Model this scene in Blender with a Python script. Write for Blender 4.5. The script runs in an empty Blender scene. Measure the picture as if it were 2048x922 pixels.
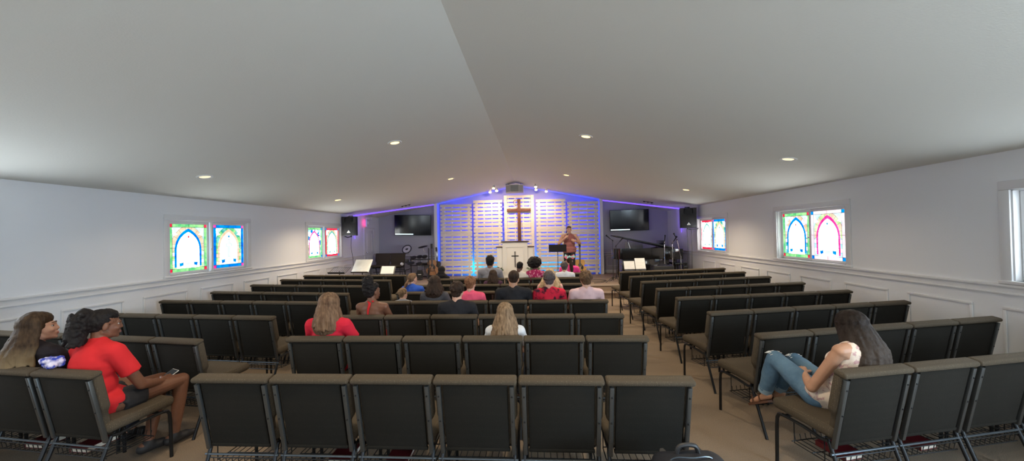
import bpy, bmesh, math, random
from mathutils import Vector, Matrix, Euler, noise as mnoise
random.seed(7)
scene = bpy.context.scene
COL = scene.collection
R = math.radians
PI = math.pi

# ------------------------------------------------------------------ helpers
class MB:
    """collects shapes; build() links them as one mesh object"""
    def __init__(self): self.v = []; self.f = []; self.m = []
    def add(self, vs, fs, m=0, T=None):
        o = len(self.v)
        if T is not None: vs = [T @ Vector(p) for p in vs]
        self.v += [tuple(p) for p in vs]; self.f += [tuple(i + o for i in f) for f in fs]; self.m += [m] * len(fs)
        return self
    def box(self, x0, x1, y0, y1, z0, z1, m=0, T=None):
        vs = [(x, y, z) for x in (x0, x1) for y in (y0, y1) for z in (z0, z1)]
        return self.add(vs, [(0,1,3,2),(4,6,7,5),(0,4,5,1),(2,3,7,6),(0,2,6,4),(1,5,7,3)], m, T)
    def rbox(self, x0, x1, y0, y1, z0, z1, r=.01, seg=3, m=0, T=None, taper=None):
        bm = bmesh.new(); bmesh.ops.create_cube(bm, size=1)
        for v in bm.verts:
            v.co = Vector(((x0+x1)/2 + v.co.x*(x1-x0), (y0+y1)/2 + v.co.y*(y1-y0), (z0+z1)/2 + v.co.z*(z1-z0)))
            if taper: v.co = taper(v.co)
        bmesh.ops.bevel(bm, geom=bm.edges[:], offset=r, segments=seg, profile=.5, affect='EDGES')
        bm.verts.index_update()
        self.add([v.co.copy() for v in bm.verts], [tuple(v.index for v in f.verts) for f in bm.faces], m, T); bm.free()
        return self
    def tube(self, pts, r, n=8, m=0, T=None, closed=False, cap=True):
        pts = [Vector(p) for p in pts]; k = len(pts)
        rs = r if isinstance(r, (list, tuple)) else [r]*k
        vs = []; fs = []; prev = None
        for i, p in enumerate(pts):
            if closed: d = pts[(i+1) % k] - pts[i-1]
            else: d = pts[min(i+1, k-1)] - pts[max(i-1, 0)]
            if d.length < 1e-9: d = Vector((0,0,1))
            d.normalize()
            if prev is None:
                a = Vector((0,0,1)) if abs(d.z) < .9 else Vector((1,0,0))
                u = d.cross(a).normalized()
            else:
                u = prev - d*prev.dot(d)
                if u.length < 1e-6: u = d.orthogonal()
                u.normalize()
            prev = u; w = d.cross(u)
            for j in range(n):
                t = 2*PI*j/n; vs.append(p + (u*math.cos(t) + w*math.sin(t))*rs[i])
        for i in range(k if closed else k-1):
            a = i*n; b = ((i+1) % k)*n
            for j in range(n): fs.append((a+j, a+(j+1)%n, b+(j+1)%n, b+j))
        if cap and not closed:
            fs.append(tuple(range(n-1, -1, -1))); fs.append(tuple((k-1)*n + j for j in range(n)))
        return self.add(vs, fs, m, T)
    def cone(self, p1, p2, r1, r2, n=12, m=0, T=None, flat=1.0):
        """rounded cone (capsule with two radii)"""
        p1 = Vector(p1); p2 = Vector(p2); d = (p2-p1)
        L = d.length or 1e-6; d.normalize(); P = []; Rr = []
        for k in range(1, 5): a = PI/2*k/4; P.append(p1 - d*r1*math.cos(a)); Rr.append(r1*math.sin(a))
        for k in range(4, 0, -1): a = PI/2*k/4; P.append(p2 + d*r2*math.cos(a)); Rr.append(r2*math.sin(a))
        return self.tube(P, Rr, n, m, T)
    def ell(self, c, r, rot=None, n=14, m=0, T=None):
        c = Vector(c); M = rot.to_matrix() if isinstance(rot, Euler) else (rot or Matrix.Identity(3))
        vs = [c + M @ Vector((0,0,-r[2]))]; fs = []; h = n//2
        for i in range(1, h):
            a = -PI/2 + PI*i/h
            for j in range(n):
                b = 2*PI*j/n
                vs.append(c + M @ Vector((r[0]*math.cos(a)*math.cos(b), r[1]*math.cos(a)*math.sin(b), r[2]*math.sin(a))))
        vs.append(c + M @ Vector((0,0,r[2])))
        for j in range(n): fs.append((0, 1+(j+1)%n, 1+j))
        for i in range(h-2):
            for j in range(n): a = 1+i*n; b = a+n; fs.append((a+j, a+(j+1)%n, b+(j+1)%n, b+j))
        a = 1+(h-2)*n; t = len(vs)-1
        for j in range(n): fs.append((a+j, a+(j+1)%n, t))
        return self.add(vs, fs, m, T)
    def lathe(self, prof, n=24, m=0, T=None):
        vs = []; fs = []; k = len(prof)
        for r, z in prof:
            for j in range(n): t = 2*PI*j/n; vs.append((r*math.cos(t), r*math.sin(t), z))
        for i in range(k-1):
            for j in range(n): fs.append((i*n+j, i*n+(j+1)%n, (i+1)*n+(j+1)%n, (i+1)*n+j))
        if prof[0][0] > 1e-6: fs.append(tuple(range(n-1, -1, -1)))
        if prof[-1][0] > 1e-6: fs.append(tuple((k-1)*n+j for j in range(n)))
        return self.add(vs, fs, m, T)
    def prism(self, poly, a, b, axis='y', m=0, T=None):
        """polygon of (u, v) extruded from a to b along axis; y: (u,a,v)  x: (a,u,v)  z: (u,v,a)"""
        f = {'y': lambda u, v, w: (u, w, v), 'x': lambda u, v, w: (w, u, v), 'z': lambda u, v, w: (u, v, w)}[axis]
        k = len(poly); vs = [f(u, v, a) for u, v in poly] + [f(u, v, b) for u, v in poly]
        fs = [tuple(range(k)), tuple(range(2*k-1, k-1, -1))] + [(i, i+k, (i+1)%k+k, (i+1)%k) for i in range(k)]
        return self.add(vs, fs, m, T)
    def mesh(self, name, smooth=40, fix=True):
        me = bpy.data.meshes.new(name); me.from_pydata(self.v, [], self.f)
        me.polygons.foreach_set('material_index', self.m)
        if fix:
            bm = bmesh.new(); bm.from_mesh(me)
            bmesh.ops.remove_doubles(bm, verts=bm.verts, dist=1e-6)
            bmesh.ops.recalc_face_normals(bm, faces=bm.faces); bm.to_mesh(me); bm.free()
        if smooth:
            me.shade_smooth(); me.set_sharp_from_angle(angle=R(smooth))
        me.update(); return me
    def build(self, name, mats, parent=None, smooth=40, fix=True):
        me = self.mesh(name, smooth, fix)
        for mt in (mats if isinstance(mats, (list, tuple)) else [mats]): me.materials.append(mt)
        o = bpy.data.objects.new(name, me); COL.objects.link(o)
        if parent: o.parent = parent
        return o

def tag(o, label=None, cat=None, group=None, kind=None):
    if label: o['label'] = label
    if cat: o['category'] = cat
    if group: o['group'] = group
    if kind: o['kind'] = kind
    return o
def thing(name, label, cat, loc=(0,0,0), rz=0, group=None):
    o = bpy.data.objects.new(name, None); COL.objects.link(o); o.empty_display_size = .1
    o.location = loc; o.rotation_euler = (0, 0, rz)
    return tag(o, label, cat, group)
def struct(name, mb, mats, label=None, parent=None, smooth=30):
    o = mb.build(name, mats, parent, smooth)
    if not parent: o['kind'] = 'structure'
    if label: o['label'] = label
    return o
def copy_tree(o, parent=None, name=None):
    c = o.copy(); COL.objects.link(c)
    if parent: c.parent = parent
    for ch in list(o.children): copy_tree(ch, c)
    return c
def T_(loc=(0,0,0), rot=(0,0,0), s=1.0):
    return Matrix.Translation(loc) @ Euler(rot).to_matrix().to_4x4() @ Matrix.Diagonal((s,s,s,1))

def mat(name, c, rough=.6, metal=0, c2=None, scale=30, bump=0, bscale=None, stretch=(1,1,1), contrast=(.35,.65), sheen=0, coat=0, spec=.5, detail=3, trans=0):
    m = bpy.data.materials.new(name); m.use_nodes = True; nt = m.node_tree; N = nt.nodes; L = nt.links
    b = N['Principled BSDF']; b.inputs['Base Color'].default_value = (*c, 1)
    b.inputs['Roughness'].default_value = rough; b.inputs['Metallic'].default_value = metal
    b.inputs['Specular IOR Level'].default_value = spec
    if sheen: b.inputs['Sheen Weight'].default_value = sheen
    if coat: b.inputs['Coat Weight'].default_value = coat; b.inputs['Coat Roughness'].default_value = .08
    if trans: b.inputs['Transmission Weight'].default_value = trans
    if c2 or bump:
        tc = N.new('ShaderNodeTexCoord'); mp = N.new('ShaderNodeMapping'); mp.inputs['Scale'].default_value = stretch
        L.new(tc.outputs['Object'], mp.inputs['Vector'])
    if c2:
        t = N.new('ShaderNodeTexNoise'); t.inputs['Scale'].default_value = scale; t.inputs['Detail'].default_value = detail
        L.new(mp.outputs[0], t.inputs['Vector'])
        r = N.new('ShaderNodeValToRGB'); r.color_ramp.elements[0].position = contrast[0]; r.color_ramp.elements[1].position = contrast[1]
        r.color_ramp.elements[0].color = (*c, 1); r.color_ramp.elements[1].color = (*c2, 1)
        L.new(t.outputs['Fac'], r.inputs[0]); L.new(r.outputs[0], b.inputs['Base Color'])
    if bump:
        t = N.new('ShaderNodeTexNoise'); t.inputs['Scale'].default_value = bscale or scale; t.inputs['Detail'].default_value = 4
        L.new(mp.outputs[0], t.inputs['Vector'])
        bp = N.new('ShaderNodeBump'); bp.inputs['Strength'].default_value = bump; bp.inputs['Distance'].default_value = .01
        L.new(t.outputs['Fac'], bp.inputs['Height']); L.new(bp.outputs[0], b.inputs['Normal'])
    return m
def emis(name, c, s, mottled=0, c2=None, scale=9):
    m = bpy.data.materials.new(name); m.use_nodes = True; nt = m.node_tree; N = nt.nodes; L = nt.links
    N.remove(N['Principled BSDF']); e = N.new('ShaderNodeEmission'); e.inputs[0].default_value = (*c, 1); e.inputs[1].default_value = s
    if mottled:
        tc = N.new('ShaderNodeTexCoord'); t = N.new('ShaderNodeTexNoise'); t.inputs['Scale'].default_value = scale; t.inputs['Detail'].default_value = 3
        L.new(tc.outputs['Object'], t.inputs['Vector'])
        r = N.new('ShaderNodeValToRGB'); r.color_ramp.elements[0].position = .38; r.color_ramp.elements[1].position = .62
        r.color_ramp.elements[0].color = (*c, 1); r.color_ramp.elements[1].color = (*(c2 or [min(1, x*1.6+.1) for x in c]), 1)
        L.new(t.outputs['Fac'], r.inputs[0]); L.new(r.outputs[0], e.inputs[0])
    L.new(e.outputs[0], N['Material Output'].inputs[0])
    return m

# ------------------------------------------------------------------ camera
F_, YAW, PIT, ROL = 740.0, .0661, .0112, -.0201
fw = Vector((-math.sin(YAW)*math.cos(PIT), math.cos(YAW)*math.cos(PIT), math.sin(PIT)))
rt = Vector((math.cos(YAW), math.sin(YAW), 0)); up = rt.cross(fw)
r2 = rt*math.cos(ROL) + up*math.sin(ROL); u2 = -rt*math.sin(ROL) + up*math.cos(ROL)
cd = bpy.data.cameras.new('camera'); cam = bpy.data.objects.new('camera', cd); COL.objects.link(cam)
cam.matrix_world = Matrix((( r2.x, u2.x, -fw.x, .6776), (r2.y, u2.y, -fw.y, 0), (r2.z, u2.z, -fw.z, 1.77), (0,0,0,1)))
cd.sensor_width = 36; cd.lens = F_/2048*36; cd.clip_start = .05
scene.camera = cam

# ------------------------------------------------------------------ materials
M = {}
M['wall'] = mat('wall_paint', (.79,.80,.82), .7, bump=.08, bscale=60)
M['wall_stage'] = mat('stage_wall_paint', (.46,.46,.49), .7, bump=.08, bscale=60)
M['ceil'] = mat('ceiling_paint', (.75,.745,.69), .85, bump=.12, bscale=70)
M['trim'] = mat('trim_paint', (.74,.74,.745), .45)
M['carpet'] = mat('carpet', (.20,.155,.115), .95, c2=(.29,.225,.165), scale=160, bump=.5, bscale=260, spec=.1)
M['carpet2'] = mat('stage_carpet', (.25,.19,.15), .95, c2=(.36,.28,.22), scale=160, bump=.5, bscale=260, spec=.1)
M['black'] = mat('black_plastic', (.018,.018,.02), .45)
M['blackm'] = mat('black_metal', (.02,.02,.022), .35, metal=.6)
M['gloss'] = mat('piano_lacquer', (.008,.008,.009), .08, coat=1)
M['chrome'] = mat('chrome', (.8,.8,.82), .2, metal=1)
M['silver'] = mat('silver_metal', (.6,.61,.6), .35, metal=.9, c2=(.75,.76,.74), scale=4)
M['white'] = mat('white_paint', (.78,.78,.76), .5)
M['paper'] = mat('paper', (.85,.85,.84), .8)
M['darkwood'] = mat('dark_wood', (.05,.022,.014), .4)

# chair fabric: dark brown weave with tiny pale flecks
def fabric(name, c, fleck, dens=.12):
    m = bpy.data.materials.new(name); m.use_nodes = True; nt = m.node_tree; N = nt.nodes; L = nt.links
    b = N['Principled BSDF']; b.inputs['Roughness'].default_value = .92; b.inputs['Specular IOR Level'].default_value = .25
    b.inputs['Sheen Weight'].default_value = .0
    tc = N.new('ShaderNodeTexCoord'); v = N.new('ShaderNodeTexVoronoi'); v.inputs['Scale'].default_value = 95; v.inputs['Randomness'].default_value = .3
    L.new(tc.outputs['Object'], v.inputs['Vector'])
    r = N.new('ShaderNodeValToRGB'); r.color_ramp.elements[0].position = dens; r.color_ramp.elements[1].position = dens+.08
    r.color_ramp.elements[0].color = (*fleck, 1); r.color_ramp.elements[1].color = (*c, 1)
    L.new(v.outputs['Distance'], r.inputs[0]); L.new(r.outputs[0], b.inputs['Base Color'])
    n = N.new('ShaderNodeTexNoise'); n.inputs['Scale'].default_value = 300; L.new(tc.outputs['Object'], n.inputs['Vector'])
    bp = N.new('ShaderNodeBump'); bp.inputs['Strength'].default_value = .35; bp.inputs['Distance'].default_value = .004
    L.new(n.outputs['Fac'], bp.inputs['Height']); L.new(bp.outputs[0], b.inputs['Normal'])
    return m
M['fab'] = fabric('chair_fabric', (.070,.055,.038), (.16,.13,.088), .16)
M['fabshaded'] = fabric('chair_fabric_shaded', (.0125,.0112,.0085), (.024,.021,.016), .16)  # same fabric darkened: the shade on the chair backs is in the colour
M['steel'] = mat('chair_steel', (.10,.105,.105), .38, metal=.7)
M['frame'] = mat('chair_frame_steel', (.028,.03,.033), .35, metal=.7)
M['bar'] = mat('chair_bar_steel', (.10,.12,.14), .35, metal=.8)

# ------------------------------------------------------------------ room
XL, XR, YB, YD = -5.21, 5.34, -3.4, 13.5
ZE, ZR = 2.50, 3.53
def roofz(x): return ZR - (ZR-ZE)*(x/XL if x < 0 else x/XR)
WL = [-.84, 2.76, 6.36, 9.965]; WR = [-.45, 3.15, 6.70, 10.24]
WZ0, WZ1, WHW = 1.215, 2.115, .80
struct('floor', MB().box(XL-.15, XR+.15, YB-.15, YD+.15, -.1, 0), M['carpet'], 'brown carpeted floor')
c = MB()
c.prism([(XL-.15, ZE-.03), (0, ZR), (XR+.15, ZE-.03), (XR+.15, ZE+.2), (0, ZR+.2), (XL-.15, ZE+.2)], YB-.15, YD+.15, 'y')
struct('ceiling', c, M['ceil'], 'pale grey vaulted ceiling with a central ridge', smooth=0)
def side_wall(name, x0, x1, cents):
    w = MB(); y = YB
    for cy in cents:
        w.box(x0, x1, y, cy-WHW, 0, 2.6); w.box(x0, x1, cy-WHW, cy+WHW, 0, WZ0); w.box(x0, x1, cy-WHW, cy+WHW, WZ1, 2.6); y = cy+WHW
    w.box(x0, x1, y, YD, 0, 2.6); return w
struct('wall_left', side_wall('l', XL-.14, XL, WL), M['wall'], 'long white side wall with stained glass windows')
struct('wall_right', side_wall('r', XR, XR+.14, WR), M['wall'], 'long white side wall with stained glass windows')
struct('wall_front', MB().prism([(XL-.14, 0), (XR+.14, 0), (XR+.14, ZE), (0, ZR+.05), (XL-.14, ZE)], YD, YD+.12, 'y'), M['wall_stage'], 'grey wall behind the stage')
# rear wall (behind the viewer); glowing glass added in its openings lights the room
bw = MB(); ops = [(-4.2, -2.2), (-1.0, 1.1), (2.3, 4.4)]; x = XL
for a, b in ops:
    bw.box(x, a, YB-.14, YB, 0, 2.4); bw.box(a, b, YB-.14, YB, 0, .05 if a == -1.0 else .9); x = b
bw.box(x, XR, YB-.14, YB, 0, 2.4)
bw.prism([(XL, 2.15), (XR, 2.15), (XR, ZE+.02), (0, ZR+.02), (XL, ZE+.02)], YB-.139, YB-.001, 'y')
struct('wall_back', bw, M['wall'], 'rear wall behind the seating')
M['day'] = emis('added_rear_glow', (.86,.94,1.0), 1.2); M['dayside'] = emis('daylit_side_glass', (.82,.92,1.0), 6.0); M['dayright'] = emis('daylit_right_glass', (.66,.84,1.0), 48.0)
for k, (a, b) in enumerate(ops):
    d = MB().box(a, b, YB-.08, YB-.07, .05 if k == 1 else .9, 2.15)
    o = struct('window_%d' % (20+k) if k != 1 else 'door_added', d, M['day'], 'unseen glowing glass added behind the seating for light')
    f = MB()
    for u in (a, (a+b)/2-.02, b-.05): f.box(u, u+.05, YB-.1, YB-.02, .05 if k == 1 else .9, 2.15)
    for v in ((.05 if k == 1 else .9), 2.10): f.box(a, b, YB-.1, YB-.02, v, v+.05)
    f.build('window_frame', M['trim'], o)

# stage platform with two risers
SZ = .32; SY = 10.42
struct('trim_stage', MB().box(XL, XR, SY, YD, 0, SZ), M['carpet2'], 'low carpeted stage platform')
struct('trim_step', MB().box(XL, XR, SY-.30, SY, 0, SZ/2), M['carpet2'], 'carpeted step along the stage front')
struct('trim_nosing', MB().rbox(XL, XR, SY-.315, SY-.29, SZ/2-.02, SZ/2+.004, .005, 2).rbox(XL, XR, SY-.015, SY+.02, SZ-.02, SZ+.004, .005, 2), mat('nosing', (.42,.36,.31), .7), 'pale nosing on the stage steps')

# chair rail, wainscot frames and crown shadow line
def rail(x, s):
    t = MB(); a, b = sorted((x, x+s*.012)); c0, c1 = sorted((x, x+s*.03)); 
    t.box(a, b, YB, YD, 1.085, 1.16); t.rbox(c0, c1, YB, YD, 1.15, 1.178, .006, 2); c0, c1 = sorted((x, x+s*.02)); t.rbox(c0, c1, YB, YD, 1.075, 1.095, .005, 2)
    return t
struct('trim_rail_left', rail(XL, 1), M['trim'], 'white chair rail moulding'); struct('trim_rail_right', rail(XR, -1), M['trim'], 'white chair rail moulding')
struct('baseboard_left', MB().rbox(XL, XL+.018, YB, YD, 0, .12, .006, 2), M['trim']); struct('baseboard_right', MB().rbox(XR-.018, XR, YB, YD, 0, .12, .006, 2), M['trim'])
def panel_frames(x, s, y0):
    t = MB(); y = y0
    while y+.7 < 11.6:
        a, b = sorted((x, x+s*.014))
        z0 = .2; z1 = .95
        if y > SY-.35-.7: pass
        for (ya, yb, za, zb) in ((y, y+.70, z1-.03, z1), (y, y+.70, z0, z0+.03), (y, y+.03, z0+.03, z1-.03), (y+.67, y+.70, z0+.03, z1-.03)):
            t.rbox(a, b, ya, yb, za, zb, .006, 2)
        y += .957
    return t
struct('trim_panels_left', panel_frames(XL, 1, 4.20-.957*7), M['trim'], 'picture frame wainscot mouldings'); struct('trim_panels_right', panel_frames(XR, -1, 4.30-.957*7), M['trim'], 'picture frame wainscot mouldings')
t = MB()
for a, b in ((XL, -3.0), (3.0, XR)):
    t.rbox(a, b, YD-.02, YD, 1.05, 1.075, .005, 2); t.rbox(a, b, YD-.015, YD, .965, .985, .005, 2); t.rbox(a, b, YD-.018, YD, SZ, SZ+.12, .005, 2)
def frame_on_back(x0, x1, z0, z1):
    for q in ((x0, x1, z1-.02, z1), (x0, x1, z0, z0+.02), (x0, x0+.02, z0+.02, z1-.02), (x1-.02, x1, z0+.02, z1-.02)): t.rbox(q[0], q[1], YD-.014, YD, q[2], q[3], .005, 2)
for x0 in (3.17, 3.75, 4.33): frame_on_back(x0, x0+.40, .58, .92)
for x0 in (-4.95, -4.37, -3.79): frame_on_back(x0, x0+.40, .58, .92)
struct('trim_front', t, M['trim'], 'mouldings on the stage wall')
for s, nm in ((-1, 'trim_pilaster_left'), (1, 'trim_pilaster_right')):
    xa = 2.96*s; struct(nm, MB().box(xa-.055, xa+.055, YD-.32, YD, SZ, roofz(xa)+.01), M['wall'], 'pale post beside the slatted wall')

# door on the left side wall by the stage
d = MB().rbox(XL, XL+.02, 12.34, 12.98, SZ, 2.02, .005, 2)
for z0, z1 in ((.5, 1.1), (1.25, 1.9)):
    for q in ((12.46, 12.86, z1-.02, z1), (12.46, 12.86, z0, z0+.02), (12.46, 12.48, z0+.02, z1-.02), (12.84, 12.86, z0+.02, z1-.02)): d.box(XL+.018, XL+.028, *q)
do = struct('door_1', d, M['trim'], 'white panel door on the left wall by the stage')
f = MB()
for q in ((12.25, 12.33, SZ, 2.03), (12.99, 13.07, SZ, 2.03), (12.25, 13.07, 2.03, 2.11)): f.rbox(XL, XL+.03, *q, .005, 2)
f.build('door_frame', M['trim'], do)
MB().lathe([(.0,0),(.025,0),(.025,.008),(.01,.012),(.01,.04),(.026,.045),(.03,.06),(.02,.075),(0,.08)], 16, 0, T_((XL+.02, 12.42, 1.25), (0, PI/2, 0))).build('door_knob', M['chrome'], do)

# ------------------------------------------------------------------ stained glass windows
G = {}
def g(n, c, s=1.0, c2=None): G[n] = emis('glass_'+n, c, s*(.62 if n != 'white' else 1), 1, c2); return G[n]
g('white', (.93,1,1), 7, (1,1,1)); g('blue', (.0,.16,.85), 1.0, (.0,.38,.95)); g('cyan', (.25,.80,.95), 1.3, (.6,.95,1)); g('green', (.12,.62,.22), 1.1, (.45,.9,.35))
g('teal', (.02,.42,.32), 1.1, (.25,.75,.6)); g('lime', (.4,.85,.25), 1.2, (.85,.95,.6)); g('peach', (.95,.55,.33), 1.1, (1,.75,.55)); g('sand', (.78,.62,.42), 1.1, (.9,.8,.6))
g('red', (.8,.02,.06), 1.0, (.95,.05,.12)); g('magenta', (.85,.02,.3), 1.1, (.95,.1,.5)); g('sky', (.45,.78,.95), 1.4, (.75,.93,1)); g('pale', (.72,.96,.93), 1.6, (.9,1,1)); g('pink', (1,.62,.7), 1.3, (1,.85,.88)); g('brown', (.5,.36,.2), .9, (.75,.55,.35))
M['lead'] = mat('lead_came', (.05,.055,.06), .5, metal=.5); M['leadpale'] = emis('etched_line', (.28,.38,.38), .8)
GK = list(G)
def pane(parent, x0, scheme, W=.69, H=.80):
    """one stained glass light; scheme = border, corner, ring, voussoirs (2), corners sky, side, inner, dot"""
    bo, co, ri, v1, v2, sk, sd, inn, dot, rib = scheme
    b = MB(); z0 = WZ0+.045; mats = [G[k] for k in GK] + [M['lead'], M['leadpale']]; I = {k: i for i, k in enumerate(GK)}; LD = len(GK); LP = LD+1
    def poly(ps, m, lay): b.add([(x0+p[0], -.0015*lay, z0+p[1]) for p in ps], [tuple(range(len(ps)))], m)
    def line(p, q, w=.0035, m=LD, lay=6):
        d = Vector((q[0]-p[0], q[1]-p[1])); 
        if d.length < 1e-5: return
        n = Vector((-d.y, d.x)).normalized()*w/2
        poly([(p[0]+n.x, p[1]+n.y), (q[0]+n.x, q[1]+n.y), (q[0]-n.x, q[1]-n.y), (p[0]-n.x, p[1]-n.y)], m, lay)
    bw_ = .055; hw = W/2
    poly([(-hw,0), (hw,0), (hw,H), (-hw,H)], I[sk], 0)
    for sgn in (-1, 1):                                                # coloured side blocks low down
        for k in range(5):
            za = bw_+(.40-bw_)*k/5; zb = bw_+(.40-bw_)*(k+1)/5
            poly([(sgn*.20, za), (sgn*(hw-bw_), za), (sgn*(hw-bw_), zb), (sgn*.20, zb)], I[sd if k % 2 else rib], 1); line((sgn*.2, zb), (sgn*(hw-bw_), zb))
    def arch(a, ratio, vs, n=9):
        k = a*ratio; rr = a+k; tm = math.acos(k/rr); out = []
        for i in range(n+1): t = tm*i/n; out.append((-k+rr*math.cos(t), vs+rr*math.sin(t)))
        return out
    ro = arch(.245, .62, .36); rin = arch(.205, .62, .36); vo = arch(.335, .5, .33)
    clip = lambda p: (min(p[0], hw-bw_), min(p[1], H-bw_))
    for sgn in (-1, 1):
        for k in range(0, 9):
            A, B = ro[k], ro[k+1]; C, D = clip(vo[k+1]), clip(vo[k])
            poly([(sgn*A[0], A[1]), (sgn*B[0], B[1]), (sgn*C[0], C[1]), (sgn*D[0], D[1])], I[v1 if (k//2+(sgn>0)) % 2 else v2], 2)
            if k % 2 == 0: line((sgn*A[0], A[1]), (sgn*D[0], D[1]))
            line((sgn*C[0], C[1]), (sgn*D[0], D[1]))
        poly([(sgn*(hw-bw_), H-bw_), (sgn*(hw-bw_-.05), H-bw_-.09), (sgn*(hw-bw_-.1), H-bw_-.12), (sgn*(hw-bw_-.02), H-bw_-.14)], I['white'], 3)
        for k in range(9):
            A, B, C, D = ro[k], ro[k+1], rin[k+1], rin[k]
            poly([(sgn*A[0], A[1]), (sgn*B[0], B[1]), (sgn*C[0], C[1]), (sgn*D[0], D[1])], I[ri], 4)
        poly([(sgn*.245, .075), (sgn*.245, .36), (sgn*.205, .36), (sgn*.205, .075)], I[ri], 4)
        poly([(0, bw_)] + [(sgn*.205, bw_)] + [(sgn*p[0], p[1]) for p in rin], I[inn], 3)
    for a in range(0, 180, 30):                                        # pale rays behind the cross
        d = Vector((math.cos(R(a)), math.sin(R(a)))); line((d.x*.05, .42+d.y*.05), (d.x*.16, .42+d.y*.14), .003, LP, 5)
    cr = [(-.018,.20),(.018,.20),(.018,.40),(.065,.40),(.065,.44),(.018,.44),(.018,.53),(-.018,.53),(-.018,.44),(-.065,.44),(-.065,.40),(-.018,.40)]
    for i in range(12): line(cr[i], cr[(i+1) % 12], .008, LP, 6)
    poly([(.02*math.cos(i*PI/6), .585+.02*math.sin(i*PI/6)) for i in range(12)], I[dot], 6)
    for sgn in (-1, 1): poly([(sgn*.16, .08), (sgn*.10, .10), (sgn*.10, .155), (sgn*.14, .145), (sgn*.17, .15)], I[dot] if dot != 'red' else I['blue'], 6)
    poly([(-.10,.10),(.10,.10),(.10,.155),(.05,.145),(-.05,.145),(-.10,.155)], I['pale'], 6)
    for k, z in enumerate((.115, .132)): line((-.06+.01*k, z), (.06-.01*k, z), .006, LP, 7)
    for q in (((-.10,.10),(.10,.10)), ((-.10,.155),(-.10,.10)), ((.10,.155),(.10,.10)), ((-.1,.155),(-.05,.145)), ((-.05,.145),(.05,.145)), ((.05,.145),(.1,.155))): line(*q, .004, LD, 7)
    for (xa, xb, za, zb) in ((-hw, hw, 0, bw_), (-hw, hw, H-bw_, H), (-hw, -hw+bw_, 0, H), (hw-bw_, hw, 0, H)): poly([(xa,za),(xb,za),(xb,zb),(xa,zb)], I[bo], 7)
    for sx in (-1, 1):
        for zz in (0, H-bw_): x_ = hw-bw_ if sx > 0 else -hw; poly([(x_,zz),(x_+bw_,zz),(x_+bw_,zz+bw_),(x_,zz+bw_)], I[co], 8)
    for q in (((-hw,bw_),(hw,bw_)), ((-hw,H-bw_),(hw,H-bw_)), ((-hw+bw_,0),(-hw+bw_,H)), ((hw-bw_,0),(hw-bw_,H)), ((0,0),(0,bw_)), ((0,H-bw_),(0,H)), ((-hw,H/2),(-hw+bw_,H/2)), ((hw-bw_,H/2),(hw,H/2))): line(*q, .005, LD, 9)
    o = b.build('stained_glass', mats, parent, smooth=0, fix=False)
    return o
def window(n, side, cy, sa, sb, label):
    e = bpy.data.objects.new('window_%d' % n, None); COL.objects.link(e); e['kind'] = 'structure'; e['label'] = label
    e.location = (XL if side < 0 else XR, cy, 0); e.rotation_euler = (0, 0, PI/2 if side < 0 else -PI/2)
    f = MB(); w = WHW
    for q in ((-w-.09, -w, WZ0-.05, WZ1), (w, w+.09, WZ0-.05, WZ1), (-w-.09, w+.09, WZ1, WZ1+.09)): f.rbox(q[0], q[1], -.022, 0, q[2], q[3], .006, 2)
    f.build('window_casing', M['trim'], e)
    MB().rbox(-w-.10, w+.10, -.035, .06, WZ0-.035, WZ0, .006, 2).build('window_sill', M['trim'], e)
    f = MB()
    for q in ((-w, -w+.012, WZ0, WZ1), (w-.012, w, WZ0, WZ1), (-w, w, WZ1-.012, WZ1)): f.box(q[0], q[1], 0, .12, q[2], q[3])
    for (a, b, y0, y1) in ((-w+.012, 0.0, .06, .095), (0.0, w-.012, .02, .055)):
        f.rbox(a+.001, a+.045, y0, y1, WZ0+.001, WZ1-.013, .004, 1); f.rbox(b-.045, b-.001, y0, y1, WZ0+.001, WZ1-.013, .004, 1)
        f.rbox(a+.0455, b-.0455, y0+.0005, y1, WZ0+.001, WZ0+.045, .004, 1); f.rbox(a+.0455, b-.0455, y0+.0005, y1, WZ1-.057, WZ1-.013, .004, 1)
    f.build('window_frame', M['trim'], e)
    if sa:
        p = pane(e, -.394, sa); p.location.y = .078
        p = pane(e, .394, sb); p.location.y = .038
    else:
        for u, y_ in ((-.394, .078), (.394, .038)): MB().box(u-.35, u+.35, y_, y_+.004, WZ0+.04, WZ1-.05).build('glass', M['dayside'] if side < 0 else (M['dayedge'] if n == 5 else M['dayright']), e)
    MB().lathe([(.0,0),(.016,0),(.016,.01),(0,.014)], 12, 0, T_((-.01, .02, 1.62), (PI/2, 0, 0))).build('window_latch', M['white'], e)
    return e
S_a = ('green','red','blue','peach','sand','sky','pink','white','red','lime')
S_b = ('blue','magenta','peach','teal','green','sky','green','pale','blue','sand')
S_c = ('green','blue','magenta','blue','white','cyan','lime','white','blue','green')
S_d = ('red','blue','teal','sand','peach','pale','lime','white','teal','peach')
S_e = ('green','red','blue','pink','peach','sky','pink','white','red','teal')
S_f = ('pink','blue','magenta','lime','sand','sky','pale','white','blue','cyan')
S_g = ('red','pink','teal','pink','pale','white','pale','white','teal','pink')
S_h = ('blue','magenta','peach','lime','teal','pale','cyan','pale','blue','sand')
window(1, -1, WL[2], S_a, S_b, 'stained glass slider window, green and blue bordered panes, left wall'); window(2, -1, WL[3], S_c, S_d, 'stained glass slider window by the left speaker')
window(3, 1, WR[2], S_e, S_f, 'stained glass slider window, blue arch and red arch, right wall'); window(4, 1, WR[3], S_g, S_h, 'stained glass slider window by the right speaker')
M['dayedge'] = emis('daylit_edge_glass', (.78,.9,1.0), 3.0)  # plain glow in place of stained glass, added to light the left wall
window(5, 1, WR[1], None, None, 'slider window at the right edge, plain glowing panes'); window(6, -1, WL[1], None, None, 'daylit slider window near the viewer on the left')
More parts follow.
